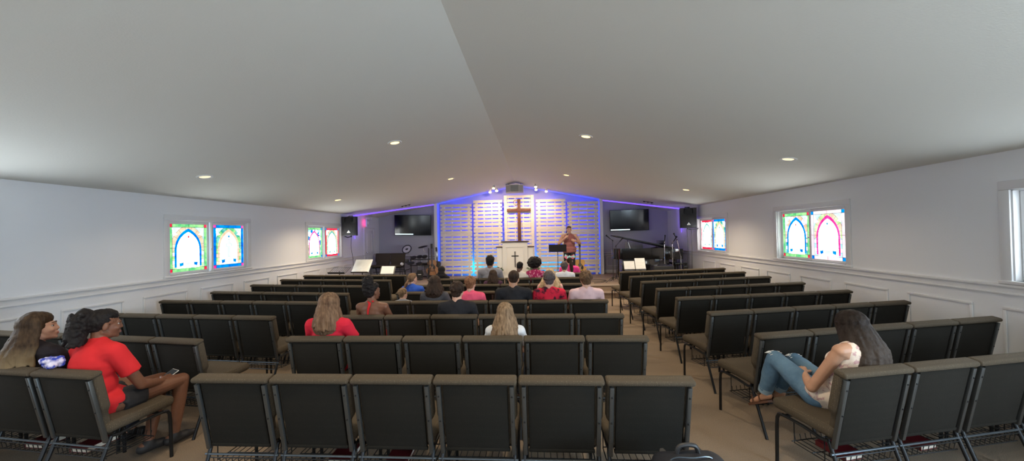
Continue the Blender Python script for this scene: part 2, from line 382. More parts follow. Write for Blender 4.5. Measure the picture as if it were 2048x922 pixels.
window(7, -1, WL[0], None, None, 'rearmost window on the left'); window(8, 1, WR[0], None, None, 'rearmost window on the right')

# ------------------------------------------------------------------ church chairs
def on_back(u, v, w=0):
    """chair back plane: u across, v up the recline, w forward"""
    a = R(11); return (u, -.165 - v*math.sin(a) + w*math.cos(a), .385 + v*math.cos(a) + w*math.sin(a))
BT = Matrix.Translation((0, -.175, .385)) @ Matrix.Rotation(R(11), 4, 'X')     # local x, y (forward), z (up the back)
def make_chair():
    root = thing('church_chair', 'x', 'chair')
    s = MB()
    def tp(c): 
        c = c.copy(); k = (c.y+.2)/.46
        c.z += .015*k; 
        return c
    s.rbox(-.255, .255, -.19, .27, .405, .485, .034, 4, taper=tp); s.build('seat', M['fab'], root)
    b = MB()                                                            # front cushion: wide wings above, narrow below
    poly = [(-.262,.22),(-.225,.165),(-.225,.03),(.225,.03),(.225,.165),(.262,.22),(.262,.47),(-.262,.47)]
    bm = bmesh.new()
    vs = [bm.verts.new((u, .0, v)) for u, v in poly]; fc = bm.faces.new(vs)
    ex = bmesh.ops.extrude_face_region(bm, geom=[fc]); 
    for v in [e for e in ex['geom'] if isinstance(e, bmesh.types.BMVert)]: v.co.y += .055
    bmesh.ops.recalc_face_normals(bm, faces=bm.faces)
    bmesh.ops.bevel(bm, geom=bm.edges[:], offset=.02, segments=3, profile=.5, affect='EDGES'); bm.verts.index_update()
    b.add([v.co.copy() for v in bm.verts], [tuple(v.index for v in f.verts) for f in bm.faces], 0, BT); bm.free()
    b.rbox(-.266, .266, -.030, .055, .458, .496, .018, 4, 0, BT)         # rolled head
    b.build('backrest', M['fab'], root)
    p = MB().rbox(-.205, .205, -.016, .004, .0, .455, .006, 2, 0, BT).rbox(-.21, .21, -.02, .0, -.012, .012, .006, 2, 0, BT)
    p.build('back_panel', M['fabshaded'], root)
    for sg in (-1, 1):
        q = MB().rbox(sg*.232-.013, sg*.232+.013, -.026, .0, -.03, .45, .004, 2, 0, BT)
        po = q.build('back_post', M['steel'], root)
        for z in (.21, .385): MB().lathe([(0,0),(.006,0),(.006,.003),(.003,.005),(0,.005)], 10, 0, BT @ T_((sg*.232, -.026, z), (PI/2, 0, 0))).build('screw', M['frame'], po)
        x = sg*.238
        MB().tube([(x, .245, 0), (x, .238, .30), (x, .232, .36), (x, .215, .388), (x, .18, .395)], .0125, 10).build('leg', M['frame'], root)
        MB().tube([(x, -.155, .385), (x, -.175, .33), (x, -.30, 0)], .0125, 10).build('leg', M['frame'], root)
        MB().tube([(x, .18, .395), (x, .02, .392), (x, -.11, .375), (x, -.155, .385)], .0115, 8).build('side_rail', M['frame'], root)
    MB().tube([(-.26, -.185, .315), (.26, -.185, .315)], .008, 8).build('stretcher', M['bar'], root)
    MB().rbox(-.225, .225, .17, .185, .378, .40, .004, 1).rbox(-.225, .225, -.13, -.115, .372, .40, .004, 1).build('cross_bar', M['frame'], root)
    r = MB(); z = .235
    for k in range(10): u = -.2+.4*k/9; r.tube([(u, -.19, z+.06), (u, -.18, z), (u, .12, z), (u, .13, z+.04)], .003, 5)
    for y_, zz in ((-.18, z), (-.03, z), (.12, z), (-.19, z+.06)): r.tube([(-.232, y_, zz), (.232, y_, zz)], .004, 6)
    for sg in (-1, 1): r.tube([(sg*.232, -.12, .375), (sg*.232, -.12, z), (sg*.232, .1, z), (sg*.232, .1, .39)], .004, 6)
    r.build('book_rack', M['frame'], root)
    return root
proto = make_chair(); first = True
ORD = ['first','second','third','fourth','fifth','sixth','seventh','eighth']
def place_chair(x, y, a, label, group, nm='church_chair', z=0):
    global first
    o = proto if first else copy_tree(proto); first = False
    o.location = (x, y, z); o.rotation_euler = (0, 0, a); o['label'] = label; o['group'] = group; return o
BO = .305          # chair origin lies this far ahead of the top rear edge
CROW = [2.28, 3.20, 4.09, 4.98, 5.82, 6.65, 7.58]
chairs = {}
for r_, y in enumerate(CROW):
    for k in range(6):
        lab = 'dark padded church chair, middle block, %s row from camera, %s seat from the left' % (ORD[r_], ORD[k])
        chairs['C', r_, k] = place_chair(-1.35+.54*k, y+BO, 0, lab, 'church chairs in the middle block')
LROW = [(2.32,5.8),(3.11,7.2),(4.06,5.4),(4.99,5.2),(5.76,7.4),(6.62,8.2),(7.50,7.8),(8.43,5.8)]
for r_, (y, a) in enumerate(LROW):
    a = -R(a)
    for k in range(5):
        d = .27+.54*k; x = -2.38 - d*math.cos(a); yy = y - d*math.sin(a)
        lab = 'dark padded church chair, left block, %s row from camera, %s from the middle aisle' % (ORD[r_], ORD[k])
        chairs['L', r_, k] = place_chair(x - BO*math.sin(a), yy + BO*math.cos(a), a, lab, 'church chairs in the left block')
RROW = [(2.40,13),(3.26,13.2),(4.16,12.7),(5.10,10.6),(5.93,12.3),(6.79,12.9),(7.62,13.4),(8.53,12.6)]
for r_, (y, a) in enumerate(RROW):
    a = R(a)
    for k in range(5):
        d = .27+.535*k; x = 2.55 + d*math.cos(a); yy = y + d*math.sin(a)
        lab = 'dark padded church chair, right block, %s row from camera, %s from the middle aisle' % (ORD[r_], ORD[k])
        chairs['R', r_, k] = place_chair(x - BO*math.sin(a), yy + BO*math.cos(a), a, lab, 'church chairs in the right block')
# ------------------------------------------------------------------ stage: slatted pallet wall
M['pallet'] = mat('whitewashed_board', (.86,.81,.74), .65, c2=(.76,.70,.62), scale=6, stretch=(.6,4,9))
M['crosswood'] = mat('stained_cross_wood', (.17,.065,.045), .5, c2=(.11,.035,.025), scale=14, stretch=(3,3,.6))
M['ledblue'] = emis('led_blue', (.02,.02,1), 10); M['ledcyan'] = emis('led_cyan', (0,.36,1), 24); M['ledpurple'] = emis('led_purple', (.13,.06,1), 1.5)
PY = 13.13
def pallet(x0, x1, top, label, frame=False, strips=True):
    t = thing('pallet_panel', label, 'wall panel', ((x0+x1)/2, PY, SZ), 0); W = x1-x0; h = W/2; H = top-SZ
    b = MB(); z = H; k = 0; rnd = random.Random(int(x0*100))
    m = .11 if frame else 0
    while z > .12:
        z0 = z-.097; b.rbox(-h+m+rnd.uniform(0, .006), h-m-rnd.uniform(0, .006), 0, .018, z0, z, .003, 1); k += 1
        z = z0 - (.006 if k in (8, 16) else .040)
    b.build('slat_face', M['pallet'], t)
    if frame:
        for sx in (-1, 1): MB().rbox(min(sx*h, sx*(h-m)), max(sx*h, sx*(h-m)), -.004, .03, 0, H, .004, 1).build('side_board', M['pallet'], t)
    fr = [(.13,.15),(.35,.385),(.625,.66),(.85,.87)] if frame else [(.065,.145),(.35,.385),(.625,.66),(.863,.935)]
    for a, c_ in fr: MB().rbox(-h+a*W, -h+c_*W, .004, .10, 0, H-.03, .003, 1).build('stringer', M['pallet'], t)
    for a, c_ in fr[1:3]:
        u = -h+(a+c_)/2*W; zt = H-.12
        MB().rbox(u-.012, u+.012, .105, .115, .5, zt, .002, 1).build('led_strip', M['ledblue'], t)
        MB().rbox(u-.012, u+.012, .105, .115, .03, .48, .002, 1).build('led_strip', M['ledcyan'] if strips else M['ledblue'], t)
    return t
pallet(-2.78, -1.62, 2.90, 'whitewashed pallet panel beside the left drum corner, outermost on the left', strips=False)
pallet(-1.57, -.53, 3.02, 'whitewashed pallet panel just left of the tall centre panel')
pallet(-.46, .60, 3.17, 'tallest whitewashed pallet panel, framed, behind the wooden cross', True)
pallet(.67, 1.72, 3.00, 'whitewashed pallet panel just right of the tall centre panel')
pallet(1.77, 2.87, 2.885, 'whitewashed pallet panel behind the speaking woman and guitar, outermost on the right', strips=False)
# wooden cross
t = thing('wall_cross', 'large reddish brown wooden cross hung on the centre pallet panel', 'cross', (.075, PY-.012, 2.2))
MB().rbox(-.058, .058, -.06, 0, -.78, .83, .006, 2).build('upright', M['crosswood'], t)
MB().rbox(-.43, .42, -.075, -.02, .38, .49, .006, 2).build('cross_beam', M['crosswood'], t)
MB().tube([(-.1+.09*math.cos(a), -.07, .70+.09*math.sin(a)) for a in [i*PI/10 for i in range(20)]], .008, 6, closed=True).build('thorn_ring', M['crosswood'], t)
# purple led lines along the ceiling
for s_, lab in ((-1, 'purple led light strip running along the ceiling left of the pallet wall'), (1, 'purple led light strip running along the ceiling right of the pallet wall')):
    a = Vector((-5.17, 11.6, 0)) if s_ < 0 else Vector((5.28, 12.15, 0)); b = Vector((-3.02, 13.18, 0)) if s_ < 0 else Vector((3.02, 13.3, 0))
    a.z = roofz(a.x)-.022; b.z = roofz(b.x)-.022
    t = thing('led_light_strip', lab, 'light strip', a); 
    MB().tube([(0,0,0), b-a], .022, 8).build('light_tube', M['ledpurple'], t)
    MB().tube([Vector((0,0,.016)), b-a+Vector((0,0,.016))], .014, 6).build('channel', M['white'], t)
    MB().tube([(s_*.012, 0, -.01), (s_*.012, 0, -.75)], .008, 6).build('wall_tube', M['ledpurple'], t)
    l = bpy.data.lights.new('led_glow', 'POINT'); l.energy = 1.8; l.color = (.25,.12,1); l.shadow_soft_size = .15
    o = bpy.data.objects.new('led_glow', l); COL.objects.link(o); o.parent = t; o.location = (-s_*.10, .05, -.45)
# blue light above the panels
for x, e in ((-2.2, 5), (-1.1, 8), (.07, 8), (1.2, 8), (2.3, 5)):
    l = bpy.data.lights.new('led_flood', 'POINT'); l.energy = e*.9; l.color = (.03,.03,1); l.shadow_soft_size = .05
    o = bpy.data.objects.new('led_flood', l); COL.objects.link(o); o.location = (x, 13.36, 2.55)
for x, e in ((-1.6, 7), (-.5, 6), (.64, 6), (1.75, 4)):
    l = bpy.data.lights.new('led_floor_flood', 'POINT'); l.energy = e; l.color = (.0,.35,1); l.shadow_soft_size = .04
    o = bpy.data.objects.new('led_floor_flood', l); COL.objects.link(o); o.location = (x, 13.36, .6)

# small stage spotlights on the ceiling
SPT = [(-.69, 12.0, 0, 'left, nearest the camera'), (-.67, 12.75, 0, 'left, inner of the rear pair'), (-.90, 12.75, 0, 'left, outer of the rear pair'),
       (.68, 12.0, 0, 'right, nearest the camera'), (.69, 12.75, 0, 'right, inner of the rear pair'), (1.04, 12.75, 0, 'right, outer of the rear pair')]
M['spotlamp'] = emis('stage_spot_lamp', (1,.78,.42), 4)
for x, y, _, w_ in SPT:
    z = roofz(x); t = thing('stage_spotlight', 'small warm stage spotlight on the ceiling, '+w_, 'spotlight', (x, y, z), 0, 'ceiling spotlights by the pallet wall')
    MB().lathe([(0,0),(.045,0),(.045,-.015),(.012,-.02),(.012,-.05),(0,-.05)], 20).build('mount', M['white'], t)
    hd = MB(); TT = T_((0,0,-.075), (R(-35),0,0)); hd.lathe([(0,.05),(.03,.05),(.045,.02),(.058,-.035),(.05,-.035)], 20, 0, TT); hd.build('lamp_head', M['white'], t)
    MB().ell((0,0,0), (.042,.042,.022), None, 16, 0, T_((0,0,-.075), (R(-35),0,0)) @ Matrix.Translation((0,0,-.035))).build('bulb', M['spotlamp'], t)
    l = bpy.data.lights.new('stage_spot', 'SPOT'); l.energy = 55 if y < 12.5 else 9; l.color = (1,.72,.45); l.spot_size = R(115); l.spot_blend = .9; l.shadow_soft_size = .05
    o = bpy.data.objects.new('stage_spot', l); COL.objects.link(o); o.parent = t; o.location = (0, -.06 if y > 12.5 else .06, -.15); o.rotation_euler = (R(10) if y > 12.5 else R(48), 0, 0)
# ceiling box at the ridge
t = thing('ceiling_speaker_cluster', 'grey angular box hanging at the ceiling ridge above the cross', 'ceiling box', (-.03, 12.25, 3.19))
M['boxgrey'] = mat('box_grey', (.42,.43,.40), .6); M['boxdark'] = mat('box_grey_dark', (.25,.26,.25), .6)
b = MB().prism([(-.29,.12),(-.13,-.06),(.15,-.06),(.29,.10),(.29,.4),(-.29,.4)], 0, .225, 'z'); b.build('cabinet', M['boxgrey'], t, smooth=0)
b = MB()
for k in range(9): b.box(-.11, .13, -.068, -.06, .02+k*.021, .03+k*.021)
b.build('grille', M['boxdark'], t)
MB().prism([(-.30,.125),(-.135,-.07),(.155,-.07),(.30,.105),(.30,.4),(-.30,.4)], .225, .24, 'z').build('lid', M['white'], t, smooth=0)
for s_ in (-1, 1): MB().tube([(s_*.2, .2, .24), (s_*.2, .2, .31)], .008, 6).build('hanger', M['blackm'], t)
# ceiling vents/sensors seen as dark marks on the slopes
for x, y, w_ in ((-3.63, 12.0, 'left'), (4.2, 11.9, 'right')):
    t = thing('ceiling_bracket', 'small dark bracket on the ceiling slope above the %s television' % w_, 'bracket', (x, y, roofz(x)))
    t.rotation_euler = (0, roof_tilt(x) if False else (-math.atan((ZR-ZE)/(-XL)) if x < 0 else math.atan((ZR-ZE)/XR)), 0)
    MB().rbox(-.16, .16, -.03, .03, -.012, 0, .004, 1).build('plate', M['black'], t)
    for u in (-.12, 0, .12): MB().lathe([(0,-.035),(.02,-.03),(.022,-.012),(0,-.012)], 12, 0, T_((u,0,0))).build('bolt_head', M['black'], t)

# ------------------------------------------------------------------ televisions
M['screen'] = mat('tv_screen', (.006,.008,.012), .12, spec=.6); M['tvbar'] = emis('screen_caption', (.75,.97,1), 1.5)
def tv(x, z, rz, rx, label, ry=0):
    t = thing('television', label, 'television', (x, 13.33, z), rz); t.rotation_euler = (rx, ry, rz)
    MB().rbox(-.67, .67, 0, .045, -.375, .375, .008, 2).build('bezel', M['black'], t)
    MB().box(-.655, .655, -.002, .004, -.36, .362).build('screen', M['screen'], t)
    MB().box(-.645, -.645+.66, -.004, -.002, -.345, -.318).build('caption_bar', M['tvbar'], t)
    MB().rbox(-.15, .15, .045, .14, -.15, .15, .006, 1).build('wall_mount', M['black'], t)
tv(-3.86, 2.19, R(4), R(4), 'black wall television left of the pallet wall above the drum kit', R(1.3))
tv(3.96, 2.20, R(-4), R(4), 'black wall television right of the pallet wall above the piano', R(-.6))

# ------------------------------------------------------------------ wall speakers
M['gril'] = mat('speaker_grille', (.012,.012,.014), .55, bump=.4, bscale=400)
def pa_speaker(x, y, z, rz, label, side):
    t = thing('wall_speaker', label, 'speaker', (x, y, z), rz)
    MB().prism([(-.215,-.16),(.215,-.16),(.205,.0),(.12,.17),(-.12,.17),(-.205,.0)], -.285, .285, 'z').build('cabinet', M['black'], t, smooth=20)
    MB().rbox(-.195, .195, -.172, -.158, -.265, .10, .006, 2).build('woofer_grille', M['gril'], t)
    MB().rbox(-.12, .12, -.17, -.158, .12, .26, .02, 3).lathe([(.0,-.002),(.05,.0),(.09,.02),(.1,.03)], 20, 0, T_((0,-.165,.19),(PI/2,0,0))).build('horn', M['blackm'], t)
    MB().prism([(-.05,-.20),(.05,-.20),(0,-.125)], -.180, -.172, 'y').build('triangle_badge', M['chrome'], t, smooth=0)
    MB().prism([(-.024,-.192),(.024,-.192),(0,-.155)], -.184, -.180, 'y').build('badge_centre', mat('badge_gold'+str(side), (.75,.6,.25), .4), t, smooth=0)
    MB().tube([(-.06,-.02,.285),(-.06,-.02,.31),(.06,-.02,.31),(.06,-.02,.285)], .012, 8).build('top_handle', M['black'], t)
    MB().tube([(0,.0,-.285),(0,.0,-.33)], .02, 8).build('pole_socket', M['black'], t)
    wx = (XL if side < 0 else XR)-x; inv = Matrix.Rotation(-rz, 3, 'Z')
    MB().tube([(0,.05,-.31), inv @ Vector((wx*.6,.06,-.34)), inv @ Vector((wx,.06,-.30))], .014, 8).build('wall_arm', M['blackm'], t)
    return t
pa_speaker(-4.97, 10.95, 2.125, R(4), 'black speaker on the left wall next to the exit sign', -1)
pa_speaker(5.01, 10.95, 2.145, R(-10), 'black speaker on the right wall beside the stained glass', 1)
def cable(pts, label, r=.007, nm='speaker_cable'):
    return tag(MB().tube(pts, r, 6).build(nm, M['black']), label, 'cable')
def spline(pts, n=8):
    P = [Vector(p) for p in pts]; P = [P[0]] + P + [P[-1]]; out = []
    for i in range(1, len(P)-2):
        for k in range(n):
            t = k/n; a, b, c_, d = P[i-1], P[i], P[i+1], P[i+2]
            out.append(.5*((2*b) + (c_-a)*t + (2*a-5*b+4*c_-d)*t*t + (3*b-a-3*c_+d)*t**3))
    return out + [P[-2]]
cable(spline([(-4.97,10.97,1.80),(-5.0,10.99,1.5),(-4.94,10.98,1.1),(-4.93,10.98,.7),(-4.98,10.97,.33)]), 'black cable hanging from the left wall speaker to the stage')
cable(spline([(5.0,10.97,1.82),(5.02,10.97,1.3),(5.0,10.97,.8),(5.03,10.97,.33)]), 'black cable hanging from the right wall speaker, nearer the piano')
cable(spline([(5.12,10.97,1.83),(5.13,10.97,1.3),(5.12,10.97,.8),(5.13,10.97,.33)]), 'black cable hanging from the right wall speaker, nearer the window')
cable(spline([(2.7,11.3,SZ+.008),(2.5,11.1,SZ+.008),(2.2,11.15,SZ+.008),(2.35,11.5,SZ+.008),(2.75,11.45,SZ+.008),(2.6,11.0,SZ+.008),(2.3,10.8,SZ+.008)]), 'black microphone cable lying on the stage carpet right of the woman', .008, 'microphone_cable')

# exit sign and emergency lamp
t = thing('exit_sign', 'glowing pink red sign box high on the left wall over the door', 'exit sign', (XL, 12.32, 2.27), -PI/2+R(20))
t.location.x = XL+.09
MB().rbox(-.17, .17, -.025, .025, -.13, .13, .008, 2).build('housing', M['white'], t)
MB().rbox(-.13, .13, -.029, -.024, -.10, .10, .004, 1).build('lit_face', emis('exit_face', (1,.08,.30), 1.3), t)
MB().rbox(-.03, .03, .02, .07, -.05, .05, .005, 1).build('wall_bracket', M['white'], t)
t = thing('emergency_light', 'white twin head emergency lamp above the pink sign', 'emergency light', (XL+.06, 12.5, 2.43))
MB().rbox(-.05, .03, -.12, .12, -.035, .035, .01, 2).build('housing', M['white'], t)
for u in (-.09, .09): MB().ell((.05, u, -.01), (.04,.045,.04)).build('lamp_head', M['white'], t)

# ------------------------------------------------------------------ pulpit
t = thing('pulpit', 'white panelled pulpit with dark wood top and a black cross', 'pulpit', (-.04, 12.1, SZ))
b = MB().rbox(-.41, .41, 0, .5, 0, 1.20, .008, 2)
b.build('centre_body', M['white'], t)
for s_ in (-1, 1):
    a, c_ = sorted((s_*.41, s_*.60)); MB().rbox(a, c_, .06, .45, 0, 1.03, .008, 2).build('side_wing', M['white'], t)
    a, c_ = sorted((s_*.405, s_*.635)); MB().rbox(a, c_, .03, .48, 1.03, 1.055, .006, 2).build('wing_top', M['darkwood'], t)
MB().rbox(-.455, .455, -.05, .55, 1.20, 1.235, .008, 2).build('top_board', M['darkwood'], t)
b = MB()
for q in ((-.30, .30, 1.03, 1.07), (-.30, .30, .1, .14), (-.30, -.265, .14, 1.03), (.265, .30, .14, 1.03)): b.rbox(q[0], q[1], -.018, 0, q[2], q[3], .006, 2)
b.build('front_moulding', M['white'], t)
MB().rbox(-.44, .44, -.03, .53, 0, .09, .01, 2).build('plinth', M['white'], t)
MB().rbox(-.013, .013, -.02, 0, .38, .90, .004, 1).rbox(-.115, .115, -.021, -.001, .735, .765, .004, 1).build('black_cross', M['blackm'], t)
# potted palms
M['leaf'] = mat('palm_leaf', (.05,.10,.05), .5, c2=(.09,.15,.08), scale=20)
for x, y, lab in ((-.66, 11.75, 'left'), (.62, 11.75, 'right')):
    t = thing('potted_palm', 'small potted palm standing at the %s foot of the pulpit' % lab, 'plant', (x, y, SZ), 0)
    MB().lathe([(0,0),(.09,0),(.13,.2),(.14,.2),(.14,.22),(.12,.22),(.11,.19),(0,.19)], 24).build('pot', M['black'], t)
    rnd = random.Random(int(x*50))
    for k in range(13):
        a = k*2.4; L = rnd.uniform(.28,.42); el = rnd.uniform(.5,1.3); b = MB()
        stem = [(math.cos(a)*L*q*math.cos(el)*1.0, math.sin(a)*L*q*math.cos(el), .2+L*q*math.sin(el)-.25*q*q*L) for q in (0,.25,.5,.75,1)]
        b.tube(stem, [.006,.005,.004,.003,.002], 5)
        for i in range(1, 12):
            q = i/12; p = Vector(stem[min(3, int(q*4))]).lerp(Vector(stem[min(4, int(q*4)+1)]), q*4-int(q*4)); d = Vector((-math.sin(a), math.cos(a), 0))
            for sg in (-1, 1):
                e = p + d*sg*.11*(1-.6*q) + Vector((math.cos(a)*.06, math.sin(a)*.06, -.03)); b.add([p+Vector((0,0,.004)), (p+e)/2+Vector((0,0,.014)), e, (p+e)/2-Vector((0,0,.006))], [(0,1,2,3)])
        b.build('frond', M['leaf'], t, fix=False)

# ------------------------------------------------------------------ stands
def tripod(t, m, h, spread=.26, z0=.0):
    for k in range(3):
        a = R(90)+k*2*PI/3; MB().tube([(0,0,z0+.16), (math.cos(a)*spread*.8, math.sin(a)*spread*.8, z0+.03), (math.cos(a)*spread, math.sin(a)*spread, z0+.012)], .009, 8).build('leg', m, t)
    MB().tube([(0,0,z0+.05), (0,0,h)], .011, 10).build('pole', m, t)
def music_stand(x, y, z, rz, h, w, dh, tilt, md, ms, label, paper=None, wire=False, lip=None):
    t = thing('music_stand', label, 'music stand', (x, y, z), rz); tripod(t, ms, h-.02)
    TT = T_((0,0,h), (-tilt,0,0))
    if wire:
        b = MB()
        for k in range(9): u = -w/2+w*k/8; b.tube([(u,0,-dh/2),(u,0,dh/2)], .003, 5, 0, TT)
        for k in range(7): v = -dh/2+dh*k/6; b.tube([(-w/2,0,v),(w/2,0,v)], .003, 5, 0, TT)
        b.tube([(-w/2,0,-dh/2),(w/2,0,-dh/2),(w/2,0,dh/2),(-w/2,0,dh/2)], .006, 6, 0, TT, closed=True); b.build('wire_desk', md, t)
    else: MB().rbox(-w/2, w/2, -.005, .005, -dh/2, dh/2, .003, 1, 0, TT).build('desk', md, t)
    MB().rbox(-w/2, w/2, -.05, .005, -dh/2-.012, -dh/2, .003, 1, 0, TT).build('lip', lip or md, t)
    return t, TT
M['standdark'] = mat('stand_black', (.012,.012,.02), .4)
music_stand(1.30, 11.2, SZ, 0, 1.02, .53, .22, R(18), mat('stand_matte', (.006,.006,.010), .8, spec=.2), M['blackm'], 'black music stand in front of the speaking woman')
t, TT = music_stand(-4.07, 9.78, 0, R(-4), 1.0, .50, .42, R(38), M['silver'], M['blackm'], 'silver metal music stand on the left before the stage', lip=M['black'])
MB().rbox(-.05, .05, -.007, -.005, -.06, -.05, .001, 1, 0, TT).build('clip', M['white'], t)
music_stand(-4.68, 9.72, 0, R(-6), .89, .50, .30, R(62), M['blackm'], M['blackm'], 'black wire mesh music stand beside the left wall', wire=True)
def sheet(x, y, z, rz, tilt, w, h, label, lines=True):
    t = thing('sheet_music', label, 'paper', (x, y, z), rz); TT = T_((0,0,0), (-tilt,0,0))
    MB().box(-w/2, w/2, -.004, 0, -h/2, h/2, 0, TT).build('page', M['paper'], t)
    if lines:
        b = MB()
        for k in range(9): v = h/2-.03-k*(h-.06)/8; b.box(-w/2+.02, w/2-.02-.03*(k % 3), -.0046, -.004, v, v+.003, 0, TT)
        b.build('printed_lines', mat('print_ink', (.45,.46,.5), .8), t, smooth=0)
    return t
music_stand(-3.37, 9.8, 0, R(-3), .87, .42, .24, R(30), M['black'], M['blackm'], 'black music stand holding white sheets, left of the drum kit')
sheet(-3.37, 9.78, .865, R(-3), R(30), .36, .26, 'bright white song sheets on the stand left of the drums')
music_stand(3.19, 9.8, 0, R(4), .92, .58, .24, R(20), M['black'], M['blackm'], 'black music stand holding two white sheets before the piano')
sheet(3.06, 9.775, .90, R(4), R(20), .27, .25, 'white sheet on the left of the stand before the piano'); sheet(3.34, 9.795, .94, R(4), R(20), .26, .32, 'taller white sheet on the right of the stand before the piano')
def mic_stand(x, y, z, h, m, label, boom=(.3,0,.1), bag=False, tiltv=(0,0)):
    t = thing('microphone_stand', label, 'microphone stand', (x, y, z))
    tripod(t, m, h*.6, .28)
    MB().tube([(0,0,h*.55), (tiltv[0],tiltv[1],h)], .008, 8).build('upper_pole', m, t)
    e = Vector((tiltv[0],tiltv[1],h)); d = Vector(boom); MB().tube([e-d*.35, e+d], .007, 8).build('boom', m, t)
    q = e+d; dn = d.normalized(); MB().cone(q, q+dn*.13, .012, .016, 12).ell(q+dn*.16, (.026,.026,.028)).build('microphone', M['blackm'], t)
    MB().ell(e, (.02,.02,.02)).build('clutch', M['black'], t)
    return t
mic_stand(2.90, 11.05, SZ, 1.22, M['black'], 'black boom microphone stand left of the piano', (-.08,-.05,.06))
mic_stand(3.05, 11.3, SZ, 1.05, M['black'], 'shorter black microphone stand touching the piano side', (.12,.05,.12))
mic_stand(4.36, 10.98, SZ, 1.10, M['chrome'], 'chrome microphone stand in front of the piano keyboard end', (-.0,-.03,.08))
mic_stand(4.68, 11.25, SZ, 1.10, M['chrome'], 'chrome microphone stand between piano and right speaker', (.03,-.03,.06))
mic_stand(4.90, 11.2, SZ, 1.20, M['chrome'], 'slanted chrome microphone stand nearest the right wall', (-.03,-.02,.05), tiltv=(-.10, 0))
t = thing('gig_bag', 'black bag hanging on the chrome stand by the right wall', 'bag', (5.02, 11.2, SZ+.02))
MB().rbox(-.07, .07, -.05, .05, 0, .42, .04, 3).build('bag_body', M['black'], t); MB().tube(spline([(-.05,0,.4),(-.04,0,.5),(.03,0,.5),(.05,0,.4)]), .01, 6).build('strap', M['black'], t)

# ------------------------------------------------------------------ guitars
def guitar(x, y, z, rz, lean, top, label, scale=1.0, dark=False):
    t = thing('acoustic_guitar' if not dark else 'electric_guitar', label, 'guitar', (x, y, z), rz)
    TT = T_((0,0,.10), (-lean,0,0), scale)
    def outline(k=1.0):
        pts = []; n = 36
        for i in range(n):
            a = 2*PI*i/n; zc = .25-.25*math.cos(a); q = zc/.5
            wv = (.195*math.sqrt(max(0, 1-((q-.33)/.36)**2)) if q < .5 else 0); wu = (.145*math.sqrt(max(0, 1-((q-.78)/.24)**2)) if q > .55 else 0)
            wd = max(wv, wu, .118 if .06 < q < .97 else 0); 
            if q < .02 or q > .98: wd = .03
            pts.append((k*wd*(1 if math.sin(a) >= 0 else -1), zc))
        return pts
    o = outline()
    MB().prism(o, 0, .10 if not dark else .045, 'y', 0, TT).build('body_sides', M['darkwood'], t)
    MB().prism([(u*.985, v*.985+.004) for u, v in o], -.004, 0, 'y', 0, TT).build('soundboard', top, t)
    MB().lathe([(0,0),(.05,0),(.05,.002),(0,.002)], 24, 0, TT @ T_((0,-.004,.33),(PI/2,0,0))).build('sound_hole', M['black'], t)
    MB().prism([(.015,.22),(.09,.20),(.10,.27),(.065,.34),(.05,.30)], -.007, -.004, 'y', 0, TT).build('pick_guard', M['black'], t)
    MB().rbox(-.06, .06, -.014, -.004, .13, .15, .003, 1, 0, TT).build('bridge', M['darkwood'], t)
    MB().rbox(-.024, .024, -.018, .006, .36, .86, .006, 2, 0, TT).build('neck', M['darkwood'], t)
    MB().rbox(-.034, .034, -.012, .006, .86, 1.02, .006, 2, 0, TT).build('headstock', M['black'], t)
    b = MB()
    for i in range(6): u = -.017+.0068*i; b.tube([(u,-.02,.145),(u,-.021,.87)], .0009, 4, 0, TT)
    b.build('strings', M['chrome'], t)
    for i in range(6): sg = -1 if i < 3 else 1; MB().ell((sg*.047, 0, .89+.045*(i % 3)), (.012,.006,.009), None, 8, 0, TT).build('tuning_peg', M['chrome'], t)
    s = thing('guitar_stand', 'black stand holding the '+label.split(',')[0], 'guitar stand', (x, y, z), rz)
    for a in (-.6, .6): MB().tube([(0,.1,.5),(math.sin(a)*.3,-.15,.012)], .009, 8).build('leg', M['black'], s)
    MB().tube([(0,.1,.5),(0,.28,.012)], .009, 8).build('rear_leg', M['black'], s)
    for u in (-.09, .09): MB().tube([(u,.12,.10),(u,-.06,.085),(u,-.06,.11)], .009, 8).build('cradle_arm', M['black'], s)
    MB().tube([(-.09,.1,.1),(.09,.1,.1)], .009, 8).build('cradle_bar', M['black'], s)
M['spruce'] = mat('spruce_top', (.62,.36,.10), .35, c2=(.52,.28,.07), scale=30, stretch=(6,1,.4)); M['mahog'] = mat('mahogany_top', (.42,.20,.08), .35, c2=(.32,.14,.05), scale=20, stretch=(5,1,.5))
guitar(2.02, 11.75, SZ, R(-6), R(9), M['spruce'], 'golden acoustic guitar, standing right of the speaking woman', 1.08)
guitar(-2.93, 12.55, SZ, R(20), R(9), M['mahog'], 'brown acoustic guitar, standing right of the drum kit', 1.08)
guitar(-2.80, 12.80, SZ, R(35), R(9), M['black'], 'black electric guitar, behind the brown one beside the pallets', .95, True)

# ------------------------------------------------------------------ electronic drum kit
t = thing('electronic_drum_kit', 'black electronic drum kit on a rack left of the pallet wall', 'drum kit', (-3.32, 12.45, SZ))
for x, h in ((-.32, .78), (.30, 1.05)): MB().tube([(x,0,.0),(x,0,h)], .018, 10).build('rack_post', M['black'], t)
for x in (-.36, .34): MB().tube([(x,0,.35),(x*1.1,-.35,.33),(x*1.1,-.35,0)], .016, 10).build('rack_leg', M['black'], t)
for z in (.66, .46): MB().tube([(-.36,0,z),(.34,0,z)], .016, 10).build('rack_bar', M['black'], t)
def pad(x, y, z, r, tilt, nm='drum_pad'):
    TT = T_((x,y,z), tilt); p = MB().lathe([(0,-.03),(r*.8,-.03),(r,-.01),(r,.012),(r*.9,.018),(0,.016)], 24, 0, TT).build(nm, M['black'], t)
    MB().tube([TT @ Vector((0,0,-.03)), (x, 0, z-.1), (x, 0, .66)], .009, 6).build('pad_arm', M['chrome'], t)
